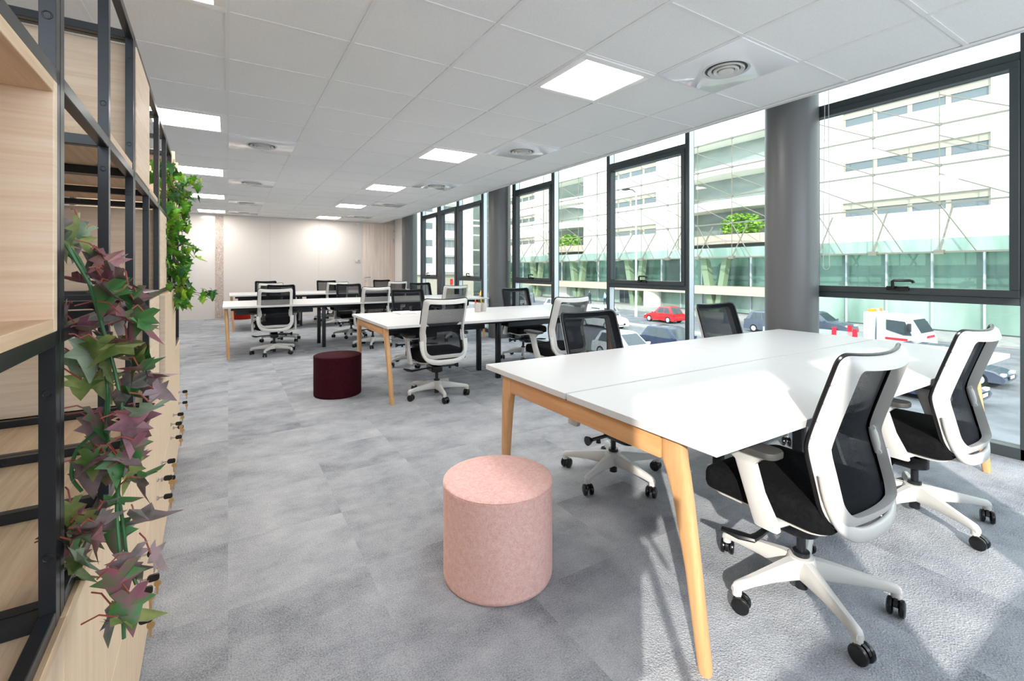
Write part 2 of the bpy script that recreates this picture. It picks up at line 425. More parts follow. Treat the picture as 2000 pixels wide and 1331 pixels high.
# floor outlet hatch
m = MB(); hx, hy = 2.68, 5.02
for s in ((0, .26, 0, .006), (0, .26, .254, .26), (0, .006, 0, .26), (.254, .26, 0, .26)): m.box(hx+s[0]-.13, hx+s[1]-.13, hy+s[2]+.1, hy+s[3]+.1, 0, .003)
tag(m.build('floor_hatch', 'black_steel'), 'thin dark square outline of a floor outlet hatch under the second bench', 'floor hatch')

# ------------------------------------------------------------------ window wall
ZT = 3.16
win_n = [0]
def mullion(m, mal, y, w=.046):
    m.box(XW, XG+.02, y-w/2, y+w/2, 0, ZT)
    mal.box(XW+.012, XG+.0, y-w/2-.006, y-w/2, 0.05, ZT)
def window(y0, y1, kind, wm=.046, w0=.046):
    win_n[0] += 1
    root = thing('window_%d' % win_n[0], None, None, (0, 0, 0)); root['kind'] = 'structure'
    m, al = MB(), MB()
    if win_n[0] == 1: mullion(m, al, y0)
    mullion(m, al, y1, wm)
    m.box(XW, XG+.02, y0, y1, 0, .075)
    if kind == 'sash':
        m.box(XW+.005, XG+.02, y0, y1, 1.015, 1.066); m.box(XW+.005, XG+.02, y0, y1, 2.64, 2.695)
    m.build('frame', 'anthracite', root, bev=.003, seg=1)
    al.build('reveal', 'aluminium', root)
    a, b = y0+w0/2, y1-wm/2
    if kind == 'sash':
        f = MB(); zb, zt = 1.069, 2.637; w = .048
        f.box(XW-.012, XG-.01, a, b, zb, zb+w).box(XW-.012, XG-.01, a, b, zt-w, zt)
        f.box(XW-.012, XG-.01, a, a+w, zb+w, zt-w).box(XW-.012, XG-.01, b-w, b, zb+w, zt-w)
        f.build('sash', 'anthracite', root, bev=.003, seg=1)
        MB().box(XG-.05, XG-.04, a+w, b-w, zb+w, zt-w).build('pane', 'glass', root)
        MB().box(XG-.02, XG-.01, a, b, .075, 1.015).build('pane', 'glass', root)
        MB().box(XG-.02, XG-.01, a, b, 2.695, ZT).build('pane', 'glass', root)
        yc = (a+b)/2
        h = MB().box(XW-.03, XW-.008, yc-.07, yc+.07, zb+.026, zb+.058)
        h.tube([(XW-.02, yc+.02, zb+.045), (XW-.055, yc+.02, zb+.048), (XW-.06, yc+.02, zb+.098), (XW-.06, yc+.01, zb+.104), (XW-.06, yc-.09, zb+.104), (XW-.06, yc-.105, zb+.098), (XW-.06, yc-.11, zb+.085)], .0115, 8)
        h.build('handle', 'black_plastic', root, bev=.002)
    elif kind == 'door':
        f = MB(); w = .085
        f.box(XW-.015, XG, a, b, .08, .30).box(XW-.015, XG, a, b, 2.60, 2.70)
        f.box(XW-.015, XG, a, a+w, .3, 2.6).box(XW-.015, XG, b-w, b, .3, 2.6)
        f.build('sash', 'anthracite', root, bev=.003, seg=1)
        MB().box(XG-.05, XG-.04, a+w, b-w, .3, 2.6).build('pane', 'glass', root)
        MB().box(XG-.02, XG-.01, a, b, 2.70, ZT).build('pane', 'glass', root)
    else:
        MB().box(XG-.02, XG-.01, a, b, .075, ZT).build('pane', 'glass', root)
    return root
window(-1.2, -.20, 'fixed'); window(-.20, .832, 'fixed')
window(.832, 2.17, 'sash'); window(2.17, 3.454, 'fixed'); window(3.454, 4.738, 'sash'); window(4.738, 6.008, 'fixed', .07)
window(6.008, 7.197, 'sash', .1, .07); window(7.197, 8.424, 'fixed', .085, .1); window(8.424, 9.62, 'sash', .12, .085); window(9.62, 10.72, 'door', .22, .12); window(10.72, 11.93, 'sash', .14, .22); window(11.93, 13.0, 'fixed', .046, .14)
# roller-blind chains
def chain(y, z, ln, label):
    x = XW-.06; pts = [(x, y-.012, 3.0), (x, y-.018, z+.1)]
    pts += [(x, y+.025*cos(radians(a))+.005, z+.025+.03*sin(radians(a))) for a in range(180, 361, 20)]
    pts += [(x, y+.03, z+.1), (x, y+.014, 3.0)]
    tag(MB().tube(pts, .0028, 6).build('blind_chain', 'chair_white'), label, 'blind chain', 'blind pull chains')
chain(1.98, 1.26, 0, 'white blind pull chain hanging beside the big dark column nearest the camera')
chain(4.86, 1.22, 0, 'white blind pull chain hanging between second sash window and its glass neighbour')
chain(7.26, 1.42, 0, 'white blind pull chain hanging beside the column at the second bench')
# ------------------------------------------------------------------ benches
def bench(x0, x1, y0, y1, mods, label, tray=True):
    W, L = y1-y0, x1-x0; h = .74; th = .026
    t = thing('bench_desk', label, 'desk', (x0, y0, 0), 0, 'white bench desks with wooden end frames')
    g = .006
    for a, b in ((0, W/2-g), (W/2+g, W)):
        m = MB(); n = mods
        for k in range(n):
            e = .0008
            m.box(L*k/n+(e if k else 0), L*(k+1)/n-(e if k < n-1 else 0), a, b, h-th, h)
        m.build('desktop', 'laminate', t, bev=.0015, seg=1)
    zt = h-th-.008
    for side in (0, 1):
        def X(v): return v if side == 0 else L-v
        x_, x2 = sorted((X(.020), X(.060)))
        MB().box(x_, x2, .222, W-.222, zt-.074, zt).build('end_beam', 'beech_y', t, bev=.003)
        for s in (0, 1):
            def Y(v): return v if s == 0 else W-v
            ring = []
            for z, xc, yc, rx, ry in ((0, .070, .086, .017, .018), (.015, .0695, .0875, .020, .021), (.3, .058, .119, .0215, .026), (.52, .048, .150, .022, .032), (.60, .043, .166, .0215, .040), (.632, .041, .176, .021, .045), (zt, .040, .180, .020, .0405)):
                q = 4 if z > .5 else 2.6
                pts = []
                for j in range(24):
                    a = 2*pi*j/24; cx, sy = cos(a), sin(a)
                    pts.append((X(xc)+rx*math.copysign(abs(cx)**(2/q), cx), Y(yc)+ry*math.copysign(abs(sy)**(2/q), sy), z))
                ring.append(pts)
            MB().loft(ring).build('leg', 'beech', t)
    for k in range(1, mods):
        x = L*k/mods
        for y in (.50, W-.41):
            MB().box(x-.026, x+.026, y-.026, y+.026, 0, h-th-.004).build('middle_leg', 'black_steel', t, bev=.004)
    for y in (.30, W-.30):
        MB().box(.10, L-.10, y-.02, y+.02, zt-.045, zt).build('rail', 'black_steel', t, bev=.002)
    for k in range(mods):
        a, b = L*k/mods+.16, L*(k+1)/mods-.16
        m = MB()
        m.box(a, b, W/2-.17, W/2+.17, zt-.128, zt-.125).box(a, b, W/2-.17, W/2-.167, zt-.125, zt-.03).box(a, b, W/2+.167, W/2+.17, zt-.125, zt-.03)
        m.build('cable_tray', 'black_steel', t)
    return t
B1 = bench(1.194, 4.078, .827, 2.222, 2, 'long white bench desk with wooden end frame nearest the camera, no items on it')
B2 = bench(1.228, 4.112, 4.170, 5.565, 2, 'white bench desk with two pen cups, second from the camera')
B3 = bench(-.066, 4.105, 7.50, 8.895, 3, 'long white bench desk, third from the camera, behind the maroon pouf')
B4 = bench(.022, 4.10, 10.75, 12.145, 3, 'farthest white bench desk, in front of the far wall')
# things on the second bench
def cup(x, y, lab, mk, plab):
    t = thing('pen_cup', lab, 'cup', (x, y, .7405), 0, 'pen cups on the second bench')
    MB().lathe([(.0005, .004), (.032, .004), (.040, .105), (.043, .105), (.035, 0), (.0005, 0)], 32, caps=False).build('cup', 'ceramic_grey', t)
    o = MB().lathe([(.010, 0), (.011, .10), (.008, .104), (.008, .14), (.004, .145)], 14).build('marker', mk)
    o.location = (x-.012, y, .748); o.rotation_euler = (.0, -.14, 0)
    tag(o, plab, 'marker', 'markers in the pen cups')
cup(2.595, 5.04, 'pale grey pen cup holding a red marker on the second bench', 'marker_red', 'red marker standing in the grey pen cup')
cup(2.685, 5.065, 'pale beige pen cup holding a green marker on the second bench', 'marker_green', 'yellow-green marker standing in the beige pen cup')
for k, (rz, cz, w, m_, lb) in enumerate(((.1, 0, .21, 'marker_red', 'red-covered booklet lying at the bottom of the small stack'), (-.05, .007, .20, 'paper', 'white booklet lying on top of the red booklet'))):
    o = MB().box(-w/2, w/2, -.14, .14, 0, .006).build('booklet', [m_] if k else ['paper'], loc=(1.78, 5.36, .7405+cz), rotz=rz, bev=.001)
    tag(o, ('white booklet lying under the other one on the second bench', 'white booklet on top of the pair on the second bench')[k], 'booklet', 'booklets on the second bench')

# ------------------------------------------------------------------ poufs
def pouf(x, y, r, h, mat, label):
    t = thing('pouf', label, 'pouf', (x, y, 0))
    b = .012
    MB().lathe([(r-.012, 0), (r-.002, .006), (r, .02), (r, h-b-.004), (r+.0015, h-b), (r-.002, h-b+.003)], 72).build('side_cover', mat, t, smooth=60)
    MB().lathe([(r-.003, h-b+.0035), (r+.001, h-b+.006), (r-.001, h-.004), (r-.008, h-.0005), (r-.06, h+.002), (.001, h+.003)], 72).build('top_cushion', mat, t, smooth=60)
pouf(.9635, 1.685, .2265, .392, 'felt_pink', 'pink felt cylindrical pouf beside the nearest wooden table leg')
pouf(.945, 4.917, .227, .40, 'felt_maroon', 'dark maroon cylindrical pouf beside the second bench')
pouf(.30, 13.68, .23, .42, 'felt_red', 'red cylindrical pouf at the far wall under the farthest bench')

# ------------------------------------------------------------------ office chair (origin at floor centre, sitter faces +y)
def back_profile(s):     # s 0 (bottom) .. 1 (top) -> (y, z)
    P = [(-.192, .398), (-.172, .482), (-.152, .563), (-.134, .638), (-.135, .682), (-.164, .78), (-.197, .882), (-.230, .984)]
    f = s*(len(P)-1); i = min(int(f), len(P)-2); u = f-i
    p0, p1, p2, p3 = P[max(i-1, 0)], P[i], P[i+1], P[min(i+2, len(P)-1)]
    def cr(a, b, c, d): return .5*(2*b+(c-a)*u+(2*a-5*b+4*c-d)*u*u+(3*b-a-3*c+d)*u**3)
    return cr(p0[0], p1[0], p2[0], p3[0]), cr(p0[1], p1[1], p2[1], p3[1])
HW = .236
def back_pt(x, s, off=0.):
    y, z = back_profile(s)
    y2, z2 = back_profile(min(s+.02, 1)); y1, z1 = back_profile(max(s-.02, 0))
    ty, tz = y2-y1, z2-z1; l = sqrt(ty*ty+tz*tz)
    ny, nz = -tz/l, ty/l                      # towards the rear
    cur = .045*(1-(x/HW)**2)
    return Vector((x, y+(off+cur)*ny, z+(off+cur)*nz))
def ring_path(inset, n=12):
    # outline in (x, s) of the back; inset in metres
    H = .60
    w0, w1 = HW-.012-inset, HW-inset
    pts = []
    def arc(cx, cy, r, a0, a1, k):
        for i in range(k+1):
            a = radians(a0+(a1-a0)*i/k); pts.append((cx+r*cos(a), cy+r*sin(a)))
    rt, rb = max(.038-inset*.5, .012), max(.085-inset*.8, .032)
    top, bot = H-inset*.8, inset*1.0
    wt = HW-.010-inset; wm = HW-inset; wb = HW-.004-inset
    arc(wt-rt, top-rt, rt, 0, 90, 7)
    for i in range(1, 10): pts.append(((wt-rt)*(1-2*i/10), top))
    arc(-wt+rt, top-rt, rt, 90, 180, 7)
    for i in range(1, 16):
        f = i/16; y = (top-rt)+(bot+rb-(top-rt))*f; pts.append((-(wt+(wb-wt)*f), y))
    arc(-wb+rb, bot+rb, rb, 180, 270, 8)
    for i in range(1, 8): pts.append(((-wb+rb)*(1-2*i/8), bot))
    arc(wb-rb, bot+rb, rb, 270, 360, 8)
    for i in range(1, 16):
        f = i/16; y = bot+rb+((top-rt)-(bot+rb))*f; pts.append((wb+(wt-wb)*f, y))
    return [(x, y/H) for x, y in pts]
def make_chair():
    t = thing('office_chair', 'x', 'office chair', (0, 0, 0), 0, 'office chairs with white frames and black mesh backs')
    # five-star base
    m = MB()
    m.lathe([(.030, .075), (.052, .08), (.052, .135), (.044, .15), (.030, .152)], 28)
    st5 = [radians(21+72*k) for k in range(5)]
    for a in st5:
        M = Matrix.Rotation(a, 4, 'Z'); rings = []
        for x, zc, w, hh in ((.02, .112, .036, .036), (.07, .112, .030, .033), (.15, .107, .023, .024), (.24, .098, .0185, .017), (.292, .092, .0175, .015), (.306, .089, .0165, .015), (.316, .082, .0135, .012)):
            rings.append([(x, w*cx, zc+hh*cz) for cx, cz in [(-1, -.6), (-.8, -1), (.8, -1), (1, -.6), (.85, .45), (.45, 1), (-.45, 1), (-.85, .45)]])
        m.loft(rings, mat=M)
        m.lathe([(.0165, .058), (.0165, .088)], 14, M @ Matrix.Translation((.302, 0, 0)))
    m.build('base', 'chair_white', t, smooth=50)
    for k, a in enumerate(st5):
        c = MB(); sw = a+(.9, -1.1, 2.2, .4, -2.0)[k]
        M = Matrix.Translation((.302*cos(a), .302*sin(a), 0)) @ Matrix.Rotation(sw, 4, 'Z')
        for s in (-1, 1):
            c.lathe([(.003, -.010), (.022, -.010), (.0295, -.006), (.0305, 0), (.0295, .006), (.022, .010), (.003, .010)], 24, M @ Matrix.Translation((.014, s*.0175, .0305)) @ Matrix.Rotation(pi/2, 4, 'X'))
        hood = [(.030*cos(radians(b))+.014, .0305+.032*sin(radians(b))) for b in range(20, 201, 15)]
        inner = [(.0235*cos(radians(b))+.014, .0305+.0255*sin(radians(b))) for b in range(200, 19, -15)]
        c.prism(hood+inner, 'y', -.006, .006, M)
        c.lathe([(.010, .045), (.010, .072)], 12, M); c.lathe([(.004, .0), (.004, .024)], 8, M @ Matrix.Translation((.014, .012, .0305)) @ Matrix.Rotation(pi/2, 4, 'X'))
        c.build('caster', 'black_plastic', t)
    MB().lathe([(.0225, .028), (.0225, .14), (.029, .15), (.029, .168), (.016, .170), (.016, .245)], 24).build('gas_cylinder', 'black_steel', t)
    # mechanism with levers
    def oval(w, h_, cy, z): return [(x, y+cy, z) for x, y in rrect(w, h_, w*.48, 8)]
    mm = MB().loft([oval(.095, .21, .062, .236), oval(.112, .24, .062, .243), oval(.112, .24, .062, .290), oval(.100, .225, .062, .298)])
    mm.loft([oval(.085, .15, .06, .297), oval(.10, .18, .05, .33), oval(.16, .24, .03, .378)])
    mm.box(-.10, .10, -.10, .16, .36, .385)
    mech = mm.build('mechanism', 'black_plastic', t, bev=.002)
    MB().tube([(-.04, .06, .270), (-.12, .055, .268), (-.20, .05, .262), (-.238, .052, .260), (-.262, .09, .262), (-.285, .145, .268)], [.012, .013, .016, .021, .024, .013], 10, flat=.55).build('lever', 'black_plastic', mech)
    k_ = MB().tube([(.04, .05, .278), (.14, .05, .276), (.225, .05, .274)], .0105, 10).tube([(.215, .05, .274), (.238, .05, .274), (.250, .05, .274)], [.011, .024, .027], 18)
    k_.tube([(.165, .05, .274), (.165, .05, .248)], [.010, .015], 12); k_.build('tension_knob', 'black_plastic', mech)
    # seat
    sw_, sl = .49, .47
    def sh(w, l, r_, z, dy=0., drop=0.):
        out = []
        for x, y in rrect(w, l, r_, 7):
            f = max(0, (y-.10)/.14); out.append((x, y+.035+dy, z-drop*f*f - .008*(x/.24)**2*0))
        return out
    c = MB().loft([sh(sw_-.04, sl-.04, .05, .374, 0, -.004), sh(sw_-.006, sl-.006, .055, .382, 0, -.002), sh(sw_, sl, .055, .400, 0, .004), sh(sw_, sl, .055, .440, 0, .012), sh(sw_-.010, sl-.010, .052, .460, 0, .018), sh(sw_-.034, sl-.034, .045, .469, 0, .020), sh(sw_-.14, sl-.14, .04, .470, 0, .012), sh(.05, .05, .02, .466, 0, 0)])
    seat = c.build('seat', 'seat_black', t, smooth=38)
    MB().loft([sh(sw_-.11, sl-.11, .06, .356), sh(sw_-.05, sl-.05, .06, .362), sh(sw_-.045, sl-.045, .06, .376)]).build('seat_shell', 'chair_white', seat, smooth=50)
    # backrest: white frame ring, black edge, mesh
    P0 = ring_path(0); P1 = ring_path(.010); P2 = ring_path(.040); P3 = ring_path(.036)
    n = len(P0); rings = []
    for i in range(n):
        wide = 1.0
        a, b, c2, d = P0[i], P1[i], P2[i], P3[i]
        rings.append([back_pt(a[0], a[1], .000), back_pt(a[0], a[1], .010), back_pt(b[0], b[1], .024), back_pt(c2[0], c2[1], .042), back_pt(c2[0], c2[1], .036), back_pt(d[0], d[1], .004)])
    f = MB(); vs = [p for r in rings for p in r]; k = 6
    f.add(vs, [])
    for j in range(k):
        f.cur = 1 if j == 5 else 0
        f.f += [(i*k+j, i*k+(j+1) % k, ((i+1) % n)*k+(j+1) % k, ((i+1) % n)*k+j) for i in range(n)]; f.mi += [f.cur]*n
    back = f.build('backrest', ['chair_white', 'seat_black'], t, smooth=42)
    e = MB(); pts = [back_pt(x, s, -.004) for x, s in P0]; pts.append(pts[0]); pts.append(pts[1])
    e.tube(pts, .0072, 8); e.build('edge_trim', 'black_plastic', back)
    # mesh skin: radial grid from the outline to the centre
    g = MB(); K = 9; vs = []; fs = []
    for q in range(K):
        ff = 1-q/(K-1)
        for x, s in P0:
            X = x*ff; S = .5+(s-.5)*ff
            y, z = back_profile(S)
            vs.append(back_pt(X*.985, .5+(S-.5)*.99, -.006))
    for q in range(K-1):
        for i in range(n):
            fs.append((q*n+i, q*n+(i+1) % n, (q+1)*n+(i+1) % n, (q+1)*n+i))
    g.add(vs, fs); g.build('mesh_panel', 'back_mesh', back, smooth=180)
    # ribs on the inside of the side rails, lumbar brackets
    for s_ in (-1, 1):
        rb = MB(); rb.tube([back_pt(s_*(HW-.016), .46+.1*q, .010) for q in range(6)], .003, 6)
        for q in range(5):
            s1 = .5+.09*q
            rb.tube([back_pt(s_*(HW-.034), s1, .008), back_pt(s_*(HW-.005), s1, .008)], .0025, 6)
        rb.build('rail_rib', 'chair_white', back)
    for s_ in (-1, 1):
        l = MB(); l.tube([back_pt(s_*(HW-.046), .50, .010), back_pt(s_*(HW-.050), .42, .014), back_pt(s_*(HW-.052), .34, .014), back_pt(s_*(HW-.050), .28, .010)], [.011, .015, .015, .009], 10, flat=.6)
        for ss in (.49, .29): l.tube([back_pt(s_*(HW-.056), ss, .014), back_pt(s_*(HW-.030), ss, .020)], .009, 10)
        l.build('lumbar_bracket', 'chair_white', back, smooth=50)
    # lower U-shaped carrier
    u = MB(); path = []
    for i in range(31):
        a = radians(180+180*i/30); ca, sa = cos(a), sin(a)
        x = (HW-.010)*math.copysign(abs(ca)**.62, ca); q = abs(sa)**.62
        s_ = .30*(1-q)
        p = back_pt(x, s_, .030-.012*q); p.z -= .036*q*q; path.append(p)
    rings = []
    for i, p in enumerate(path):
        tt = (path[min(i+1, 30)]-path[max(i-1, 0)]).normalized(); side = Vector((0, 1, 0)).cross(tt).normalized(); dep = tt.cross(side)
        w = .020+.004*sin(pi*i/30)
        rings.append([p+side*(w*cx)+dep*(.010*cz) for cx, cz in [(-1, -.5), (-.8, -1), (.8, -1), (1, -.5), (1, .5), (.8, 1), (-.8, 1), (-1, .5)]])
    u.loft(rings)
    u.loft([[(x, -.222, z) for x, z in rrect(.17, .035, .015, 4, 0, .362)], [(x, -.13, z) for x, z in rrect(.15, .03, .012, 4, 0, .352)], [(x, -.03, z) for x, z in rrect(.13, .03, .012, 4, 0, .352)]])
    u.build('back_carrier', 'chair_white', t, smooth=50)
    # armrests
    for s_ in (-1, 1):
        a = MB()
        def sec(x, y, z, w, d): return [(x+w*cx, y+d*cy, z) for cx, cy in [(-1, -.7), (-.7, -1), (.7, -1), (1, -.7), (1, .7), (.7, 1), (-.7, 1), (-1, .7)]]
        a.loft([sec(s_*.283, -.03, .352, .016, .040), sec(s_*.284, -.025, .372, .017, .042), sec(s_*.288, .015, .47, .016, .034), sec(s_*.288, .045, .562, .017, .036), sec(s_*.283, .055, .588, .026, .07), sec(s_*.280, .055, .600, .034, .105)])
        a.tube([(s_*.285, -.03, .366), (s_*.19, -.045, .366), (s_*.08, -.045, .368)], [.034, .034, .030], 12, flat=.36, up=(0, 0, 1))
        arm = a.build('armrest', 'chair_white', t, smooth=45)
        pd = MB(); 
        def ov(w, l, z): return [(s_*.278+x, .055+y, z) for x, y in rrect(w, l, w*.36, 7)]
        pd.loft([ov(.080, .236, .6005), ov(.094, .250, .603), ov(.096, .252, .618), ov(.090, .246, .624), ov(.06, .21, .6255)])
        pd.build('arm_pad', 'pad_grey', arm, smooth=50)
    return t
chair0 = make_chair()
index_children()
CHAIRS = [
 (1.89, .945, 0, 'office chair at the front bench seen from behind, nearest the camera'),
 (3.02, .955, 0, 'office chair at the front bench seen from behind, next to the window'),
 (2.00, 2.085, 180, 'office chair on the far side of the front bench, above the pink pouf side'),
 (3.34, 2.10, 178, 'office chair on the far side of the front bench, right in front of the column'),
 (1.775, 4.337, 0, 'office chair at the second bench seen squarely from behind, beside the maroon pouf'),
 (2.97, 3.93, 3, 'office chair at the second bench showing its white side frame, nearer the windows'),
 (2.10, 5.95, 180, 'office chair on the far side of the second bench, behind the booklets'),
 (3.59, 5.555, 178, 'office chair on the far side of the second bench, in front of the middle column'),
 (.59, 7.78, 0, 'office chair with wide white back at the left end of the third bench'),
 (2.03, 7.70, 0, 'office chair with white back at the middle of the third bench'),
 (3.43, 7.70, -3, 'office chair with white back at the window end of the third bench'),
 (.80, 9.02, 178, 'black-backed office chair on the far side of the third bench, left end'),
 (1.97, 8.99, 180, 'black-backed office chair on the far side of the third bench, middle'),
 (3.42, 9.02, 182, 'black-backed office chair on the far side of the third bench, window end'),
 (.75, 10.95, 0, 'office chair with white back rim at the left end of the farthest bench'),
 (2.06, 10.95, 0, 'office chair with white back rim at the middle of the farthest bench'),
 (3.41, 10.95, 0, 'office chair with white back rim at the window end of the farthest bench'),
 (.77, 12.30, 180, 'office chair facing the camera behind the farthest bench, left end'),
 (2.13, 12.30, 180, 'office chair facing the camera behind the farthest bench, middle'),
 (3.54, 12.30, 180, 'office chair facing the camera behind the farthest bench, against the wooden door'),
]
STAR = {1: 4, 2: -3, 4: 25, 8: 5, 9: 14}
for k, (x, y, a, lab) in enumerate(CHAIRS):
    if k == 0: chair0.location = (x, y, 0); chair0.rotation_euler = (0, 0, radians(a)); chair0['label'] = lab
    else: copy_thing(chair0, (x, y, 0), radians(a), lab, STAR.get(k, R.uniform(-36, 36)))
# ------------------------------------------------------------------ wooden lockers and steel shelving (turned 1.7 degrees to the room)
SA = radians(1.70)
def sh_loc(x, y, z=0.): return (x*cos(SA)-y*sin(SA), x*sin(SA)+y*cos(SA), z)
XF, XBK = -.176, -.62
UY = [.123, .920, 1.717, 2.515, 3.312, 4.110]
ULAB = ['oak locker cabinet at the bottom left corner of the picture', 'oak locker cabinet under the trailing tips of the purple ivy', 'oak locker cabinet third from the near end', 'oak locker cabinet fourth from the near end', 'oak locker cabinet at the far end of the row']
def key_lock(parent, y, z, kz, out=.0, d=1):
    l = MB().lathe([(.009, 0), (.009, .006), (.006, .007)], 14, Matrix.Translation((0, y, z)) @ Matrix.Rotation(pi/2, 4, 'Y'))
    lock = l.build('lock', 'chrome', parent)
    k = MB().box(.006, .022, y-.001, y+.001, z-.003, z+.003)
    k.build('key', 'chrome', lock)
    hd = [(.022+x, z+w) for x, w in rrect(.030, .020, .008, 4, .015, 0)]
    MB().prism(hd, 'y', y-.0035, y+.0035).build('key_head', 'black_plastic', lock)
    sp = MB().tube([(.047, y, z), (.052, y, z-.006), (.047, y, z-.012)], .0012, 6)
    sp.prism([(.047+x, z-.021+w) for x, w in rrect(.018, .018, .007, 4)], 'y', y+.001, y+.0028); sp.prism([(.043, z-.029), (.050, z-.029), (.0485, z-.052), (.046, z-.055), (.0435, z-.050)], 'y', y+.001, y+.0028)
    sp.build('spare_key', 'brass_key', lock)
for k in range(5):
    y0, y1 = UY[k], UY[k+1]; L = y1-y0
    t = thing('locker_cabinet', ULAB[k], 'cabinet', sh_loc(XF, y0), SA, 'oak locker cabinets under the shelving')
    D = XBK-XF
    MB().box(D, -.07, .001, L-.001, .04, .729).box(-.07, -.004, .001, .012, .04, .729).box(-.07, -.004, L-.012, L-.001, .04, .729).box(D+.02, -.05, .001, L-.001, 0, .04).build('carcass', 'oak_v', t)
    MB().box(D, .003, .0005, L-.0005, .731, .75).build('top_board', 'oak_top', t, bev=.001, seg=1)
    for z0, z1 in ((.012, .3615), (.3665, .7255)):
        dr = MB().box(-.018, 0, .0015, L-.0015, z0, z1).build('door', 'oak_v', t, bev=.001, seg=1)
        lz = .405 if z0 > .2 else .330
        for yy in ((.635,) if k in (0, 1) else (.035, .635)):
            key_lock(dr, yy, lz, 0)
# steel frames
wood('oak_box', sR(238, 214, 188), sR(222, 190, 158), (2.2, 2.2, 55), .5, .9)
TZ = [.752, 1.145, 1.167, 1.5175, 1.5395, 1.910, 1.932]
FLAB = ['black steel shelving frame nearest the camera, cut off at the left edge', 'black steel shelving frame behind the purple ivy', 'black steel shelving frame holding the closed upper oak box', 'black steel shelving frame behind the green ivy', 'black steel shelving frame at the far end behind the green ivy']
for k in range(5):
    y0, y1 = UY[k], UY[k+1]; L = y1-y0
    t = thing('shelf_frame', FLAB[k], 'shelf', sh_loc(-.180, y0, .7505), SA, 'black steel shelving frames')
    H = 1.932-.7505; D = -.41; w = .021; dp = .018
    for y in (.0015, L/2-w/2, L-w-.0015):
        for x in (0, D):
            zb_ = .4175 if (k == 3 and .2 < y < .6) else 0
            m = MB().box(x-dp, x, y, y+w, zb_, H)
            for z in (.10, .33, .47, .72, .86, 1.10)[2 if zb_ else 0:]:
                for s in ((1,) if False else (1,)):
                    m.lathe([(.0062, -.001), (.0062, .001), (.0045, .0012), (.0045, .0004), (.001, .0004)], 12, Matrix.Translation((x-dp/2, y, z)) @ Matrix.Rotation(pi/2, 4, 'X'))
            m.build('post', 'black_steel', t, bev=.0012, seg=1)
    for z in (.396, .767, 1.160):
        for x in (0, D):
            MB().box(x-dp, x, .0015, L-.0015, z, z+.0215).build('rail', 'black_steel', t, bev=.0012, seg=1)
    for x in (0, D): MB().box(x-dp, x, .0225+.0015, L-.0225, 0, .0215).build('rail', 'black_steel', t, bev=.0012, seg=1)
    for z in (0, .396, .767, 1.160):
        for y in (.0015, L/2-w/2, L-w-.0015):
            if k == 3 and z == 0 and .2 < y < .6: continue
            m = MB().box(D, -dp, y, y+w, z, z+.0215)
            m.lathe([(.0062, -.001), (.0062, .001), (.0045, .0012), (.001, .0004)], 12, Matrix.Translation((D*.62, y, z+.0108)) @ Matrix.Rotation(pi/2, 4, 'X'))
            m.build('cross_rail', 'black_steel', t, bev=.0012, seg=1)
def oak_box(name, label, y0, y1, z0, z1, xf=-.178, xb=-.60, front=False, cat='box', lid=True):
    t = thing(name, label, cat, sh_loc(xf, (y0+y1)/2, z0), SA, 'oak boxes in the shelving' if name == 'oak_box' else None)
    D = xb-xf; h = z1-z0; a = (y1-y0)/2; th = .018
    MB().box(D, 0, -a, -a+th, 0, h).build('side_panel', 'oak_box', t, bev=.0008, seg=1)
    MB().box(D, 0, a-th, a, 0, h).build('side_panel', 'oak_box', t, bev=.0008, seg=1)
    MB().box(D, 0, -a+th, a-th, 0, th).build('bottom_panel', 'oak_top', t, bev=.0008, seg=1)
    if lid: MB().box(D, 0, -a+th, a-th, h-th, h).build('top_panel', 'oak_top', t, bev=.0008, seg=1)
    MB().box(D, D+th, -a+th, a-th, th, h-(th if lid else 0)).build('back_panel', 'oak_box', t)
    if front: MB().box(-th, .0005, -a+.0005, a-.0005, .0005, h-.0005).build('front_panel', 'oak_v' if front == 2 else 'oak_box', t, bev=.001, seg=1)
    return t
oak_box('oak_box', 'open oak box at the left edge of the picture, in front of the purple ivy', .534, .894, 1.168, 1.516)
oak_box('oak_box', 'closed oak box high in the shelving between the purple ivy and the green ivy', 1.742, 2.098, 1.540, 1.908, front=1)
oak_box('oak_box', 'closed oak box low in the shelving, standing on the lockers behind the purple ivy', 2.140, 2.488, .773, 1.144, front=1, xb=-.64)
oak_box('oak_box', 'wide closed oak box on the lockers with its front flush, below the green ivy', 2.545, 3.285, .773, 1.144, xf=-.160, front=2)
oak_box('oak_box', 'closed oak box at mid height behind the top of the purple ivy', 2.545, 2.900, 1.168, 1.516, front=1, xb=-.64)
oak_box('planter_box', 'open oak planter box on top of the shelving, overgrown by green ivy', 3.335, 3.69, 1.540, 1.944, xf=-.165, cat='planter', lid=False)
t = tag(MB().box(-.418, -.002, -.186, .186, 0, .018).build('oak_shelf', 'oak_top', loc=sh_loc(-.180, 1.518, 1.540), rotz=SA, bev=.001, seg=1), 'thin oak shelf board lying high in the frame next to the closed upper box', 'shelf board')
t = tag(MB().box(-.418, -.002, -.165, .165, 0, .018).build('oak_shelf', 'oak_top', loc=sh_loc(-.180, 2.315, 1.540), rotz=SA, bev=.001, seg=1), 'oak shelf board seen from below, right of the closed upper box', 'shelf board')
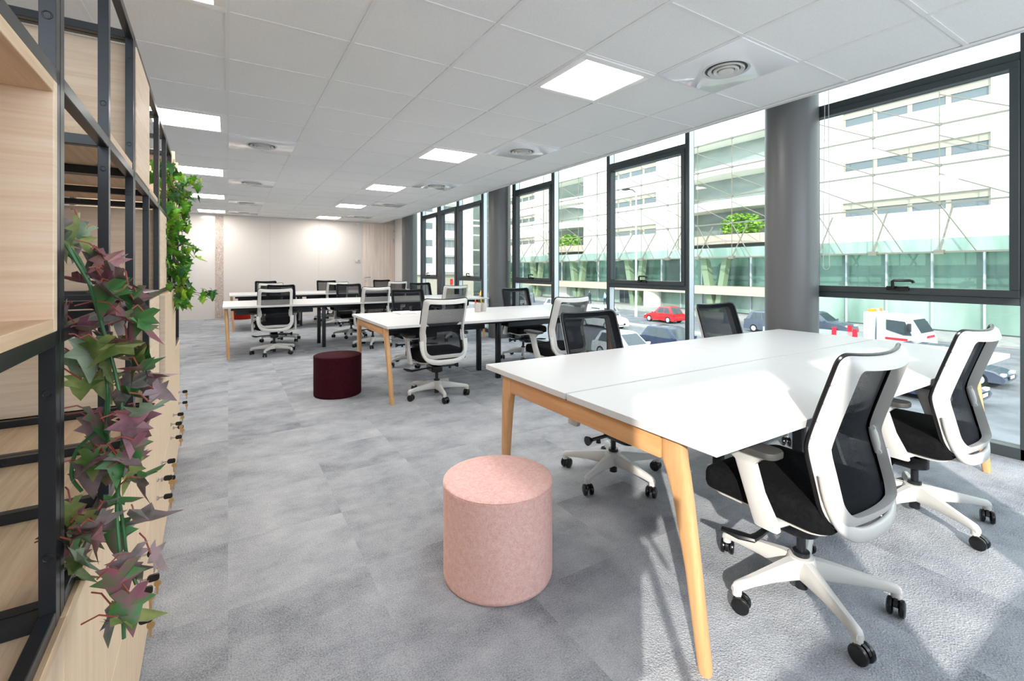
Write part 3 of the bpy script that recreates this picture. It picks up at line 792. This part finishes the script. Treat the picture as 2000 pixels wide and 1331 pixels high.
# ------------------------------------------------------------------ ivy
def leaf(m, p, size, yaw, pitch, roll, mat, fold=.25):
    out = [(0, -.02), (.16, -.17), (.40, -.14), (.27, .08), (.52, .26), (.24, .36), (.17, .60), (0, 1.0), (-.17, .60), (-.24, .36), (-.52, .26), (-.27, .08), (-.40, -.14), (-.16, -.17)]
    M = Matrix.Translation(p) @ Matrix.Rotation(yaw, 4, 'Z') @ Matrix.Rotation(pitch, 4, 'X') @ Matrix.Rotation(roll, 4, 'Y')
    vs = []
    for x, y in out:
        z = -fold*abs(x)*.9 - .22*max(0, y-.35)**1.5 + .05*sin(7*x+3*y)
        vs.append((x*size, y*size, z*size))
    vs.append((0, .30*size, .05*size)); vs.append((0, .62*size, -.01*size))
    n = len(out); c, d = n, n+1
    fs = []
    for i in range(n):
        j = (i+1) % n
        if out[i][1] >= .55 and out[j][1] >= .55: fs.append((i, j, d))
        else: fs.append((i, j, c))
    fs += [(c, 6, d), (c, d, 8)]
    fs = [f for f in fs if f not in ((6, 7, c),)]
    m.cur = mat; m.add(vs, fs, M)
TH2 = radians(31.484+1.70)
def at_y(u, v, y):       # shelf-local point seen at pixel (u, v) of the photograph on the plane local-y = y
    k = (u-1000)/F_PX; d = y/(cos(TH2)-k*sin(TH2))
    return Vector((d*(sin(TH2)+k*cos(TH2)), y, EYE-(v-HZ)/F_PX*d))
def ivy(name, label, mats, stem_paths, blobs, size, seed, ydep, up=.0, stem_r=.0022, stem_mat='stem_green', pet='stem_red', dens=1.):
    r = random.Random(seed)
    t = thing(name, label, 'plant', (0, 0, 0), SA)
    m, pm, sm = MB(), MB(), MB()
    for pth in stem_paths:
        pts = [at_y(u, v, y) for u, v, y in pth]
        # smooth
        fin = []
        for i in range(len(pts)-1):
            p0, p1, p2, p3 = pts[max(i-1, 0)], pts[i], pts[i+1], pts[min(i+2, len(pts)-1)]
            for q in range(6):
                u = q/6; fin.append(.5*(2*p1+(p2-p0)*u+(2*p0-5*p1+4*p2-p3)*u*u+(3*p1-p0-3*p2+p3)*u**3))
        fin.append(pts[-1]); sm.tube(fin, stem_r, 7)
    for u0, u1, v0, v1, n, y0, y1 in blobs:
        for _ in range(max(1, round(n*dens))):
            u, v, y = r.uniform(u0, u1), r.uniform(v0, v1), r.uniform(y0, y1)
            p = at_y(u, v, y); sz = size*r.uniform(.75, 1.2)
            yaw = radians(r.gauss(150, 55)); pitch = radians(r.gauss(-115, 32)); roll = radians(r.gauss(0, 30))
            leaf(m, p, sz, yaw, pitch, roll, r.choices(range(len(mats)), [w for _, w in mats])[0])
            e = p+Vector((r.uniform(-.045, .01), r.uniform(-.03, .03), r.uniform(-.01, .03)))*(size/.06)
            m.cur = len(mats); m.tube([p, (p+e)/2+Vector((0, 0, .008)), e], .0012, 5)
    m.build('foliage', [a for a, _ in mats]+[pet], t, smooth=40); sm.build('stem', stem_mat, t)
    return t
ivy('hanging_ivy', 'trailing artificial ivy with purple, plum and green leaves hanging down the front of the shelving',
    [('leaf_purple', 2.4), ('leaf_plum', 4.), ('leaf_pink', 1.2), ('leaf_olive', 2.6), ('leaf_mixed', 3), ('leaf_sage', 2.)],
    [[(113, 470, 1.02), (150, 500, 1.02), (176, 560, 1.0), (200, 640, .98), (225, 730, .97), (240, 820, .96), (236, 900, .95), (228, 1000, .94), (236, 1110, .92), (242, 1248, .90)],
     [(118, 485, 1.06), (165, 530, 1.05), (195, 620, 1.03), (214, 720, 1.02), (206, 800, 1.0), (190, 840, 1.0), (150, 880, 1.0), (140, 930, 1.0), (160, 960, 1.0)],
     [(130, 480, 1.0), (190, 590, 1.0), (205, 700, .99), (210, 790, .98), (205, 850, .98), (222, 920, .97), (238, 1010, .96), (248, 1090, .95), (266, 1142, .94)]],
    [(118, 185, 425, 480, 9, .96, 1.08), (190, 255, 492, 540, 8, .97, 1.06), (130, 275, 540, 610, 18, .94, 1.08), (180, 285, 600, 690, 16, .93, 1.06), (140, 180, 620, 780, 8, .95, 1.04), (190, 300, 690, 800, 17, .92, 1.05),
     (175, 290, 800, 870, 14, .92, 1.05), (165, 270, 870, 960, 13, .92, 1.04), (120, 235, 970, 1080, 19, .92, 1.04), (120, 170, 1080, 1130, 5, .94, 1.02), (255, 300, 880, 940, 3, .92, .96), (250, 300, 1010, 1100, 4, .90, .95), (205, 260, 1105, 1160, 4, .88, .94), (200, 300, 1170, 1225, 4, .88, .93)],
    .056, 11, .05, stem_r=.0027, dens=.72)
ivy('hanging_ivy', 'bushy green ivy spilling from the top of the shelving near the far wall',
    [('leaf_green', 5), ('leaf_dark', 3), ('leaf_lime', 2.2)],
    [[(330, 330, 3.3), (345, 400, 3.15), (340, 500, 3.1), (335, 590, 3.05)], [(340, 330, 3.3), (352, 420, 3.2), (360, 520, 3.15), (352, 575, 3.1), (385, 572, 3.12), (420, 588, 3.15)], [(345, 420, 3.2), (352, 470, 3.2), (380, 505, 3.2)]],
    [(297, 350, 314, 360, 34, 2.95, 3.45), (330, 395, 338, 385, 30, 3.0, 3.45), (318, 372, 370, 450, 58, 2.95, 3.4), (318, 364, 440, 530, 48, 2.95, 3.3), (297, 330, 430, 560, 34, 2.75, 3.25), (330, 368, 520, 590, 30, 3.0, 3.3), (364, 384, 470, 520, 7, 3.1, 3.3), (340, 372, 560, 600, 14, 3.0, 3.2), (385, 422, 565, 588, 7, 3.1, 3.2), (297, 318, 380, 440, 10, 2.9, 3.3)],
    .056, 5, .2, stem_r=.0016, stem_mat='stem_brown', pet='stem_brown')
# tripod the photograph was taken from, standing under the viewpoint
t = thing('camera_tripod', 'black camera tripod at the viewpoint, its long shadow falling across the carpet', 'tripod', (0, -.02, 0))
for a in (60, 180, 300):
    ca, sa = cos(radians(a)), sin(radians(a))
    MB().tube([(.42*ca, .42*sa, .0), (.23*ca, .23*sa, .50), (.05*ca, .05*sa, .98)], [.012, .015, .018], 10).build('leg', 'black_steel', t)
MB().tube([(0, 0, .70), (0, 0, 1.10)], .016, 12).lathe([(.045, .95), (.055, .97), (.05, 1.02), (.02, 1.03)], 16).build('centre_column', 'black_steel', t)
MB().box(-.07, .07, -.115, -.035, 1.17, 1.275).box(-.035, .035, -.10, -.05, 1.275, 1.30).build('camera_body', 'black_plastic', t, bev=.01)
MB().box(-.05, .05, -.09, .03, 1.10, 1.17).tube([(0, -.03, 1.12), (-.05, -.22, 1.05)], .010, 8).build('pan_head', 'black_plastic', t, bev=.004)
# ------------------------------------------------------------------ the street outside (its ground lies 3.6 m below this floor)
GZ = -3.6
o = st(MB().box(4.75, 130, -60, 220, GZ-.4, GZ).build('road', 'asphalt'))
m = MB().box(4.7, 8.6, -60, 110, GZ, GZ+.14).build('sidewalk', 'pavement'); st(m)
st(MB().box(41.2, 46.9, -60, 110, GZ, GZ+.14).build('sidewalk', 'pavement'))
st(MB().box(29.2, 30.6, 14, 60, GZ, GZ+.14).build('kerb', 'pavement'))
def U(u, X): # local Y on the plane x = X seen at photo column u
    k = (u-1000)/F_PX; return X*(cos(YAW)-k*sin(YAW))/(sin(YAW)+k*cos(YAW))
XB = 47.
t = thing('office_building', 'white office building with long window bands and green glass base across the street', 'building', (XB, 30, GZ))
def W(y0, y1, z0, z1, x0=0., x1=.6): return (x0, x1, y0-30, y1-30, z0-GZ, z1-GZ)
# white wings
wings = [(-18., 25.2), (38.2, 55.5), (67., 84.)]
GROUPS = [[(-14, -4.5), (-1.5, 7.5), (10.5, 20.0)], [(41.2, 50.6)], [(69., 78.)]]
def split_bands(m, y0, y1, z0, z1, bands):
    z = z0
    for a, b in bands: m.box(*W(y0, y1, z, a)); z = b
    m.box(*W(y0, y1, z, z1))
BZ = [(5.95, 6.62), (9.98, 10.72), (13.95, 14.68), (17.95, 18.7)]
for wi, (a, b) in enumerate(wings):
    m = MB(); m.box(*W(a, b, 3.4, 23., .5, 8.)); m.box(*W(a, b, 3.4, BZ[0][0]))
    for q in range(4):
        top = BZ[q+1][0] if q < 3 else 23.
        m.box(*W(a, b, BZ[q][1]+.55, top)); 
    G = GROUPS[wi]
    for q in range(4):
        z0, z1 = BZ[q][0], BZ[q][1]+.55; prev = a
        for ya, yb in G: m.box(*W(prev, ya, z0, z1)); prev = yb
        m.box(*W(prev, b, z0, z1))
    m.build('wall', 'facade_white', t)
    for q in range(4):
        for ya, yb in G:
            f = MB().box(*W(ya, yb, BZ[q][1], BZ[q][1]+.56, .2, .52)); w4 = (yb-ya)/4
            for j in range(5): f.box(*W(ya+w4*j-(.16 if j else 0), ya+w4*j+(.16 if j < 4 else 0), BZ[q][0], BZ[q][1], .25, .52))
            f = f.build('window', 'facade_beige', t)
            g = MB()
            for j in range(4): g.box(*W(ya+w4*j+.16, ya+w4*(j+1)-.16, BZ[q][0], BZ[q][1], .30, .34))
            g.build('pane', 'facade_window', f)
# recessed terraces with curved balcony edges
for a, b in ((25.2, 38.2), (55.5, 67.)):
    MB().box(*W(a, b, 2.2, 17., 3.2, 8.)).build('recess_glass', 'grey_glass', t)
    for z in (4.5, 8.4, 12.3, 16.2):
        m = MB(); nseg = 12; pts = []
        for j in range(nseg+1): pts.append((1.2+1.5*sin(pi*j/nseg)**.7*-1+.3, a+(b-a)*j/nseg-30))
        m.prism(pts+[(3.3, b-30), (3.3, a-30)], 'z', z-GZ-.35, z-GZ+.65)
        m.build('balcony', 'beam_cream' if z < 5 else 'facade_white', t)
# glass base
MB().box(*W(-18, 90, GZ+.14, 3.4, 1.2, 1.6)).build('base_glass', 'green_glass', t)
MB().box(*W(-18, 25, GZ+.14, -.55, .9, 1.1)).build('lower_glass', 'pale_glass', t)
MB().box(*W(25, 90, GZ+.14, -1.3, .9, 1.1)).build('lower_glass', 'pale_glass', t)
m = MB()
for j in range(36): m.box(*W(-16+3*j-.06, -16+3*j+.06, GZ+.14, 3.4, .7, .9))
m.build('mullions', 'post_grey', t)
MB().box(*W(24.5, 70, -1.45, -.55, -1.6, .7)).build('canopy_beam', 'beam_cream', t)
MB().box(*W(60, 64, GZ+.14, -1.4, .2, .9)).build('entrance_wall', 'facade_white', t)
m = MB().lathe([(1.1, 0), (1.1, 2.2)], 32, Matrix.Translation((-.4, 41.5-30, .1))); m.build('entrance_column', 'facade_white', t)
f = MB().box(*W(45.3, 48.3, GZ+.14, -1.0, .5, .8)).build('entrance_frame', 'facade_beige', t)
g = MB(); 
for j in range(3): g.box(*W(45.45+.95*j, 46.3+.95*j, GZ+.2, -1.1, .46, .5))
g.build('pane', 'car_glass', f)
# leaning pale green struts in V pairs
def strut(y0, y1, z0, z1, w0, w1):
    MB().loft([[(-.6, y0-w0-30, z0-GZ), (.2, y0-w0-30, z0-GZ), (.2, y0+w0-30, z0-GZ), (-.6, y0+w0-30, z0-GZ)], [(-.6, y1-w1-30, z1-GZ), (.2, y1-w1-30, z1-GZ), (.2, y1+w1-30, z1-GZ), (-.6, y1+w1-30, z1-GZ)]]).build('strut', 'pale_green', t)
for yc in (32.6, 44.6, 56.6, 68.):
    strut(yc+.2, yc+1.4, GZ+.14, 3.0, .34, .40); strut(yc-.4, yc-1.5, GZ+.14, 3.0, .30, .30)
# steel cable screen in front of the facade
sx = -2.6; m = MB(); rodr = .06
zl = [2.55, 6.1, 8.9, 11.9, 14.9]
ys = [-12+4.1*j for j in range(24)]
for z in zl: m.box(sx-rodr, sx+rodr, ys[0]-30, ys[-1]-30, z-GZ-rodr, z-GZ+rodr)
for y in ys:
    m.tube([(sx, y-30, 2.55-GZ), (sx, y-30, 15-GZ)], .035, 5)
    m.tube([(sx, y-30, 2.55-GZ), (.1, y-30, 6.1-GZ)], .07, 6)
    m.tube([(sx, y-30, 6.1-GZ), (sx, y-32.0, 2.55-GZ)], .05, 5)
    m.box(sx-.2, sx+.2, y-30.28, y-29.72, 2.55-GZ-.16, 2.55-GZ+.16)
    for z in zl[1:]: m.box(sx-.1, sx+.1, y-30.12, y-29.88, z-GZ-.1, z-GZ+.1)
for j in range(len(ys)-1):
    for z in zl[1:-1]: m.tube([(sx, ys[j]-30, z-GZ), (sx, ys[j+1]-30, z+2.2-GZ)], .045, 5)
m.build('cable_screen', 'cable_steel', t)
m = MB().box(*W(-18, 90, 2.6, 3.6, -1.9, -1.85)); m.build('glass_apron', 'pale_glass', t)
def blob_bush(name, label, x, y, z, rx, ry, rz, mat, n=700, leafs=.16, seed=3, trunk=None, group=None):
    r = random.Random(seed); t = thing(name, label, 'tree' if trunk else 'bush', (x, y, z), 0, group)
    m = MB()
    for _ in range(n):
        a, b = r.uniform(0, 2*pi), math.acos(r.uniform(-.6, 1)); q = r.uniform(.55, 1.)
        p = Vector((rx*q*sin(b)*cos(a), ry*q*sin(b)*sin(a), (trunk or 0)+rz*.6+rz*q*cos(b)))
        M = Matrix.Translation(p) @ Matrix.Rotation(r.uniform(0, 6.3), 4, 'Z') @ Matrix.Rotation(r.uniform(0, 6.3), 4, 'X')
        s = leafs*r.uniform(.7, 1.4)
        m.add([(-s, 0, 0), (0, -s*.5, .1*s), (s, 0, 0), (0, s*.5, .1*s)], [(0, 1, 2, 3)], M)
    m.build('foliage', mat, t)
    s = MB().tube([(0, 0, 0), (.03, .02, (trunk or .3)), (0, 0, (trunk or .3)+rz*.5)], [.14 if trunk else .05, .1 if trunk else .04, .03], 8); s.build('trunk', 'stem_brown', t)
blob_bush('terrace_bush', 'bright green bush on the balcony left of the nearest big column', XB+1.0, 30.2, 5.15, .9, 2.6, 1.5, 'hedge', 900, .2, 1)
blob_bush('terrace_bush', 'pale green bush on the lower balcony seen through the glass by the second bench', XB+1.0, 60.5, 5.15, .9, 3.2, 1.2, 'hedge', 800, .22, 2)
blob_bush('street_tree', 'leafy street tree seen low in the window at the third bench', 36, 62, GZ, 2.2, 2.4, 2.4, 'tree_green', 1100, .22, 4, 1.6)
# apartment block at the far left
bt = thing('apartment_block', 'white apartment block with balconies seen through the farthest windows', 'building', (33, 76, GZ))
m = MB().box(-5.6, 2.2, 0, 14, 4.0, 26).box(2.2, 5.6, .8, 14, 4.0, 26); m.build('wall', 'facade_white', bt)
MB().box(-5.6, 5.6, .6, 14, 0, 4.0).build('ground_floor', 'facade_beige', bt)
for q in range(7):
    z = 5.2+2.98*q
    m = MB().box(-4.1, -2.6, -.05, .08, z+.7, z+1.9); f = m.build('window', 'facade_white', bt)
    MB().box(-4.0, -2.7, -.07, -.05, z+.75, z+1.85).build('pane', 'facade_window', f)
    MB().box(-1.6, 1.9, -.9, .1, z-.75, z+.55).build('balcony', 'facade_white', bt)
    f = MB().box(-1.5, 1.8, -.02, .06, z+.55, z+1.95).build('balcony_glazing', 'facade_beige', bt)
    g = MB()
    for j in range(4): g.box(-1.45+.8*j, -.72+.8*j, -.05, -.02, z+.6, z+1.9)
    g.build('pane', 'facade_window', f)
    f = MB().box(2.5, 3.6, .72, .82, z+.7, z+1.9).build('window', 'facade_white', bt)
    MB().box(2.6, 3.5, .68, .72, z+.75, z+1.85).build('pane', 'facade_window', f)
for x in (-1.6, .9): MB().box(x, x+.5, .5, .6, 2.2, 3.2).build('sign_panel', 'red_sign', bt)
t2 = thing('glass_tower', 'pale glass building right beside the white apartment block', 'building', (42, 84, GZ))
MB().box(-3.4, 8, 0, 10, 0, 22).build('wall', 'grey_glass', t2)
m = MB()
for q in range(7): m.box(-3.45, 8, -.06, 0, 3*q+2.7, 3*q+3.0)
m.build('floor_bands', 'facade_white', t2)
# ------------------------------------------------------------------ vehicles (front towards +y in their own frame)
def wheel(t, x, y, r_=.31):
    w = MB().lathe([(.02, -.09), (r_-.03, -.10), (r_, -.07), (r_, .07), (r_-.03, .10), (.02, .09)], 28, Matrix.Translation((x, y, r_)) @ Matrix.Rotation(pi/2, 4, 'Y')).build('wheel', 'tyre', t)
    s = 1 if x > 0 else -1
    MB().lathe([(.02, .0), (r_*.62, .0), (r_*.66, -.02)], 20, Matrix.Translation((x+s*.098, y, r_)) @ Matrix.Rotation(s*pi/2, 4, 'Y')).build('hubcap', 'post_grey', w)
def car(label, x, y, rz, paint, L=4.0, Wd=1.74, H=1.47, kind='hatch', group=None, z=GZ):
    t = thing('car', label, 'car', (x, y, z), radians(rz))
    h = L/2; hw = Wd/2
    sh_ = .56*H if kind != 'suv' else .60*H
    prof = [(-h, .34), (-h+.04, .62), (-h+.10, sh_+.02), (-h+.5, sh_+.05), (.05*L, sh_+.02), (.22*L, sh_), (h-.35, sh_-.14), (h-.06, sh_-.30), (h, .40), (h-.05, .24), (-h+.06, .24)]
    m = MB(); rings = []
    for s_, sc_ in ((-1, .86), (-.93, .97), (-.7, 1.), (.7, 1.), (.93, .97), (1, .86)):
        rings.append([(s_*hw, y_*(.985+.015*sc_), .24+(z_-.24)*(sc_*.25+.75)) for y_, z_ in prof])
    m.loft(rings); m.build('body', paint, t, smooth=50)
    # cabin
    if kind == 'van': roof = (-h+.12, .16*L); base = (-h+.06, .30*L)
    elif kind == 'suv': roof = (-h+.45, .02*L); base = (-h+.12, .20*L)
    else: roof = (-h+.55, .00*L); base = (-h+.16, .20*L)
    rt = hw*.74; bs = hw*.93; zb = sh_-.02
    def quad(b0, b1, wb, z_): return [(-wb, b0, z_), (wb, b0, z_), (wb, b1, z_), (-wb, b1, z_)]
    MB().loft([quad(base[0], base[1], bs, zb), quad(roof[0]+.03, roof[1]+.05, rt+.04, H-.07), quad(roof[0]+.16, roof[1]-.12, rt-.08, H)]).build('cabin', paint, t, bev=.03, seg=2, smooth=50)
    zt = H-.10
    def lerp(a, b, f): return a+(b-a)*f
    def side(s, f0, f1, g0, g1):
        # glass panel on the side between fractions along the cabin
        vs = []
        for f, g in ((f0, g0), (f1, g0), (f1, g1), (f0, g1)):
            yb = lerp(base[0], base[1], f); yt = lerp(roof[0]+.03, roof[1]+.05, f)
            vs.append((s*(lerp(bs, rt+.04, g)+.006), lerp(yb, yt, g), lerp(zb, H-.07, g)))
        m = MB(); v2 = [(a-s*.03, b, c) for a, b, c in vs]; m.loft([v2, vs]); m.build('side_window', 'car_glass', t)
    for s in (-1, 1):
        side(s, .48, .86, .12, .92)
        if kind != 'van': side(s, .12, .45, .12, .92)
    for (b_, r_, sg) in ((base[1], roof[1]+.05, 1), (base[0], roof[0]+.03, -1)):
        vs = []
        for wf, g in ((-.86, .08), (.86, .08), (.86, .93), (-.86, .93)):
            vs.append((wf*lerp(bs, rt+.04, g), lerp(b_, r_, g)+sg*.008, lerp(zb, H-.07, g)+.004))
        MB().loft([[(a, b-sg*.03, c) for a, b, c in vs], vs]).build('windscreen' if sg > 0 else 'rear_window', 'car_glass', t)
    for s in (-1, 1):
        for yy in (-.31*L, .31*L): wheel(t, s*(hw-.09), yy)
        MB().box(s*(hw-.42), s*(hw-.12), h-.19, h-.035, sh_-.30, sh_-.18).build('headlight', 'lamp_lens', t, bev=.02)
        MB().box(s*(hw-.28), s*(hw-.06), -h+.01, -h+.09, sh_-.22, sh_-.02).build('tail_light', 'red_paint', t, bev=.01)
        MB().box(s*(hw), s*(hw+.14), .16*L, .16*L+.10, sh_, sh_+.13).build('mirror', paint, t, bev=.02)
    MB().box(-.52*hw, .52*hw, h-.02, h+.015, .36, .50).build('grille', 'black_plastic', t)
    MB().box(-.26, .26, h+.0, h+.025, .40, .51).build('number_plate', 'plate_white', t)
    return t
car('red hatchback parked across the street, seen through the second sash window', 34.6, 29.4, 0, 'car_red', 3.5, 1.62, 1.50)
car('white van coming towards the right, left of the red hatchback', 27.0, 29.4, 180, 'car_white', 4.3, 1.8, 1.82, 'van')
car('white car closest below the glass, only roof and windscreen above the bench', 18.6, 18.3, 180, 'car_white', 4.0, 1.72, 1.46)
car('dark blue car beyond the front bench, partly behind the window post', 22.6, 18.4, 180, 'car_navy', 4.2, 1.76, 1.47)
car('grey sport utility car whose rear shows left of the nearest big column', 35.8, 19.6, 180, 'car_grey', 4.4, 1.85, 1.64, 'suv')
car('grey sport utility car whose bonnet shows right of the nearest big column', 38.8, 18.0, 180, 'car_grey', 4.4, 1.85, 1.64, 'suv')
car('dark blue car at the right edge, seen under the end of the front bench', 22.6, 7.3, 180, 'car_navy', 4.2, 1.76, 1.45)
car('grey car parked at the right edge behind the dark blue car', 27.4, 7.6, 180, 'car_grey', 4.2, 1.76, 1.45)
car('white car far up the street, low in the window at the second bench', 33.5, 44.0, 180, 'car_white', 4.0, 1.72, 1.46)
car('silver car far up the street behind the chair at the middle column', 33.0, 52.5, 180, 'car_silver', 4.0, 1.72, 1.46)
# recovery truck
t = thing('tow_truck', 'white recovery truck with orange light bar and red marks in the right window', 'truck', (32.4, 12.2, GZ), pi)
MB().box(-1.0, 1.0, -6.0, 2.2, .45, .72).build('chassis', 'post_grey', t)
cabp = [(.55, .60), (2.62, .60), (2.66, 1.15), (2.52, 1.45), (2.12, 2.16), (1.9, 2.30), (.62, 2.34), (.55, 2.28)]
m = MB(); rings = []
for s_, q in ((-1.02, .94), (-.96, 1.), (.96, 1.), (1.02, .94)):
    rings.append([(s_*(1 if z_ < 1.4 else .93), .55+(y_-.55)*q, z_) for y_, z_ in cabp])
m.loft(rings); m.build('cab', 'car_white_dull', t, bev=.03, smooth=50)
for s in (-1, 1):
    m = MB(); pts = [(1.02, 2.08), (1.86, 2.02), (2.16, 1.30), (1.80, 1.28), (1.02, 1.52)]
    m.prism(pts, 'x', s*1.0, s*1.035); m.build('side_window', 'car_glass', t)
    MB().box(s*1.03, s*1.045, .98, 1.98, .98, 1.10).build('door_mark', 'red_paint', t)
    MB().box(s*1.05, s*1.26, 2.02, 2.16, 1.50, 1.95).build('mirror', 'dark_plastic', t, bev=.03)
    for yy in (1.75, -3.9): wheel(t, s*.88, yy, .40)
    MB().box(s*.62, s*.92, 2.60, 2.68, .78, .95).build('headlight', 'lamp_lens', t, bev=.02)
m = MB().loft([[(-.88, 2.50, 1.48), (.88, 2.50, 1.48), (.88, 2.53, 1.46), (-.88, 2.53, 1.46)], [(-.80, 2.10, 2.14), (.80, 2.10, 2.14), (.80, 2.15, 2.13), (-.80, 2.15, 2.13)]]); m.build('windscreen', 'car_glass', t)
MB().box(-.5, .5, 2.655, 2.675, 1.18, 1.30).build('front_mark', 'red_paint', t)
MB().box(-.95, .95, -.10, .42, .70, 2.42).build('headboard', 'car_white', t, bev=.03)
MB().box(-1.0, 1.0, -6.0, -.1, .72, .95).build('flatbed', 'car_silver', t)
for yy in (-.5, -1.6): 
    for s in (-1, 1): MB().box(s*.98, s*1.04, yy-.12, yy+.12, .80, 1.36).build('warning_mark', 'red_paint', t)
m = MB().box(-.62, .62, -.02, .26, 2.42, 2.58); lb = m.build('light_bar', 'amber', t, bev=.03)
MB().box(-.16, .16, -.025, .265, 2.43, 2.585).build('lens', 'car_white', lb)
# street furniture and people
t = thing('street_lamp', 'tall pale street lamp post rising in front of the white office building', 'street lamp', (36, 34.2, GZ))
MB().lathe([(.16, 0), (.16, .9), (.11, 1.0), (.075, 13.0)], 16).build('pole', 'post_grey', t)
MB().tube([(0, 0, 12.8), (-.2, .3, 13.15), (-.5, .8, 13.25)], .05, 8).box(-.75, -.3, .55, 1.25, 13.18, 13.32).build('lamp_head', 'dark_plastic', t)
for k, (x, y) in enumerate(((38.5, 25.6), (38.5, 57.0))):
    tag(MB().lathe([(.36, 0), (.30, .5), (.20, 1.3), (.10, 1.38), (.001, 1.4)], 20).build('bollard', 'car_grey', loc=(x, y, GZ)), ('grey cone-shaped bollard left of the nearest big column', 'grey cone-shaped bollard far up the street by the second bench')[k], 'bollard', 'cone bollards on the street')
def person(x, y, z, rz, label, top, leg, hgt=1.72):
    bm = bmesh.new(); V = {}
    J = [('pel', 0, 0, .95, .13), ('bel', 0, 0, 1.12, .12), ('che', 0, .0, 1.33, .14), ('nek', 0, 0, 1.49, .055), ('hd1', 0, .02, 1.60, .085), ('hd2', 0, .015, 1.70, .075)]
    for s, n in ((-1, 'l'), (1, 'r')):
        J += [(n+'hip', s*.09, 0, .88, .09), (n+'kne', s*.10, s*.06, .50, .06), (n+'ank', s*.10, s*.10-.02, .09, .042), (n+'toe', s*.10, s*.10+.13, .035, .032),
              (n+'sho', s*.18, 0, 1.42, .06), (n+'elb', s*.25, -.03, 1.14, .042), (n+'wri', s*.23, .08, .93, .032), (n+'han', s*.22, .12, .85, .034)]
    names = [j[0] for j in J]; vs = [(j[1], j[2], j[3]) for j in J]
    E_ = [('pel', 'bel'), ('bel', 'che'), ('che', 'nek'), ('nek', 'hd1'), ('hd1', 'hd2')]
    for n in 'lr': E_ += [('pel', n+'hip'), (n+'hip', n+'kne'), (n+'kne', n+'ank'), (n+'ank', n+'toe'), ('che', n+'sho'), (n+'sho', n+'elb'), (n+'elb', n+'wri'), (n+'wri', n+'han')]
    me = bpy.data.meshes.new('person'); me.from_pydata(vs, [(names.index(a), names.index(b)) for a, b in E_], [])
    o = bpy.data.objects.new('person', me); C.objects.link(o)
    sk = o.modifiers.new('skin', 'SKIN')
    for i, j in enumerate(J): me.skin_vertices[0].data[i].radius = (j[4], j[4]); 
    me.skin_vertices[0].data[0].use_root = True
    ss = o.modifiers.new('sub', 'SUBSURF'); ss.levels = 1; ss.render_levels = 1
    for mn in (top,): me.materials.append(MATS[mn])
    o.location = (x, y, z); o.rotation_euler = (0, 0, radians(rz))
    tag(o, label, 'person')
    tr = MB()
    for s in (-1, 1): tr.tube([(s*.085, 0, .97), (s*.09, 0, .88), (s*.10, s*.06, .50), (s*.10, s*.10-.02, .12)], [.12, .105, .075, .06], 10)
    tr.build('trousers', leg, o)
    MB().lathe([(.04, -.10), (.088, -.04), (.098, .03), (.07, .10), (.01, .125)], 14, Matrix.Translation((0, .0, 1.68))).build('hair', 'stem_brown', o)
    MB().lathe([(.03, -.095), (.068, -.05), (.078, .0), (.06, .05), (.01, .07)], 14, Matrix.Translation((0, .035, 1.645))).build('face', 'skin', o)
    return o
person(42.6, 49.0, GZ+.14, 90, 'pedestrian in dark clothes on the far pavement, right of the white-framed chair back', 'cloth_dark', 'cloth_dark')
person(43.0, 46.4, GZ+.14, 80, 'pedestrian in light blue top beside the window post, walking on the far pavement', 'cloth_blue', 'cloth_dark')
person(43.6, 46.6, GZ+.14, 100, 'pedestrian in dark clothes next to the one in light blue', 'cloth_dark', 'cloth_dark')
person(32.5, 62.0, GZ, 120, 'pedestrian in orange top far up the street above the third bench', 'cloth_orange', 'cloth_dark')
SKY, SUN, EXPO = 3.0, 3.2, 0.9
# ------------------------------------------------------------------ light
sc = bpy.context.scene
w = bpy.data.worlds.new('sky'); sc.world = w; w.use_nodes = True
nt = w.node_tree; nt.nodes.clear()
o = nt.nodes.new('ShaderNodeOutputWorld'); b = nt.nodes.new('ShaderNodeBackground')
b.inputs[0].default_value = (.80, .90, 1., 1); b.inputs[1].default_value = SKY
nt.links.new(b.outputs[0], o.inputs[0])
sun = bpy.data.lights.new('sun', 'SUN'); so = bpy.data.objects.new('sun', sun); C.objects.link(so)
sun.energy = SUN; sun.angle = radians(.6); sun.color = (1, .955, .88)
dirv = Vector((.72, .69, -.466)); so.rotation_euler = dirv.to_track_quat('-Z', 'Y').to_euler(); so.location = (-8, -8, 8)
sc.view_settings.view_transform = 'Standard'; sc.view_settings.look = 'None'; sc.view_settings.gamma = 1; sc.view_settings.use_curve_mapping = False
sc.view_settings.exposure = EXPO
cy = sc.cycles
cy.max_bounces = 10; cy.diffuse_bounces = 6; cy.glossy_bounces = 4; cy.transparent_max_bounces = 40; cy.transmission_bounces = 6
cy.caustics_reflective = False; cy.caustics_refractive = False; cy.sample_clamp_indirect = 6
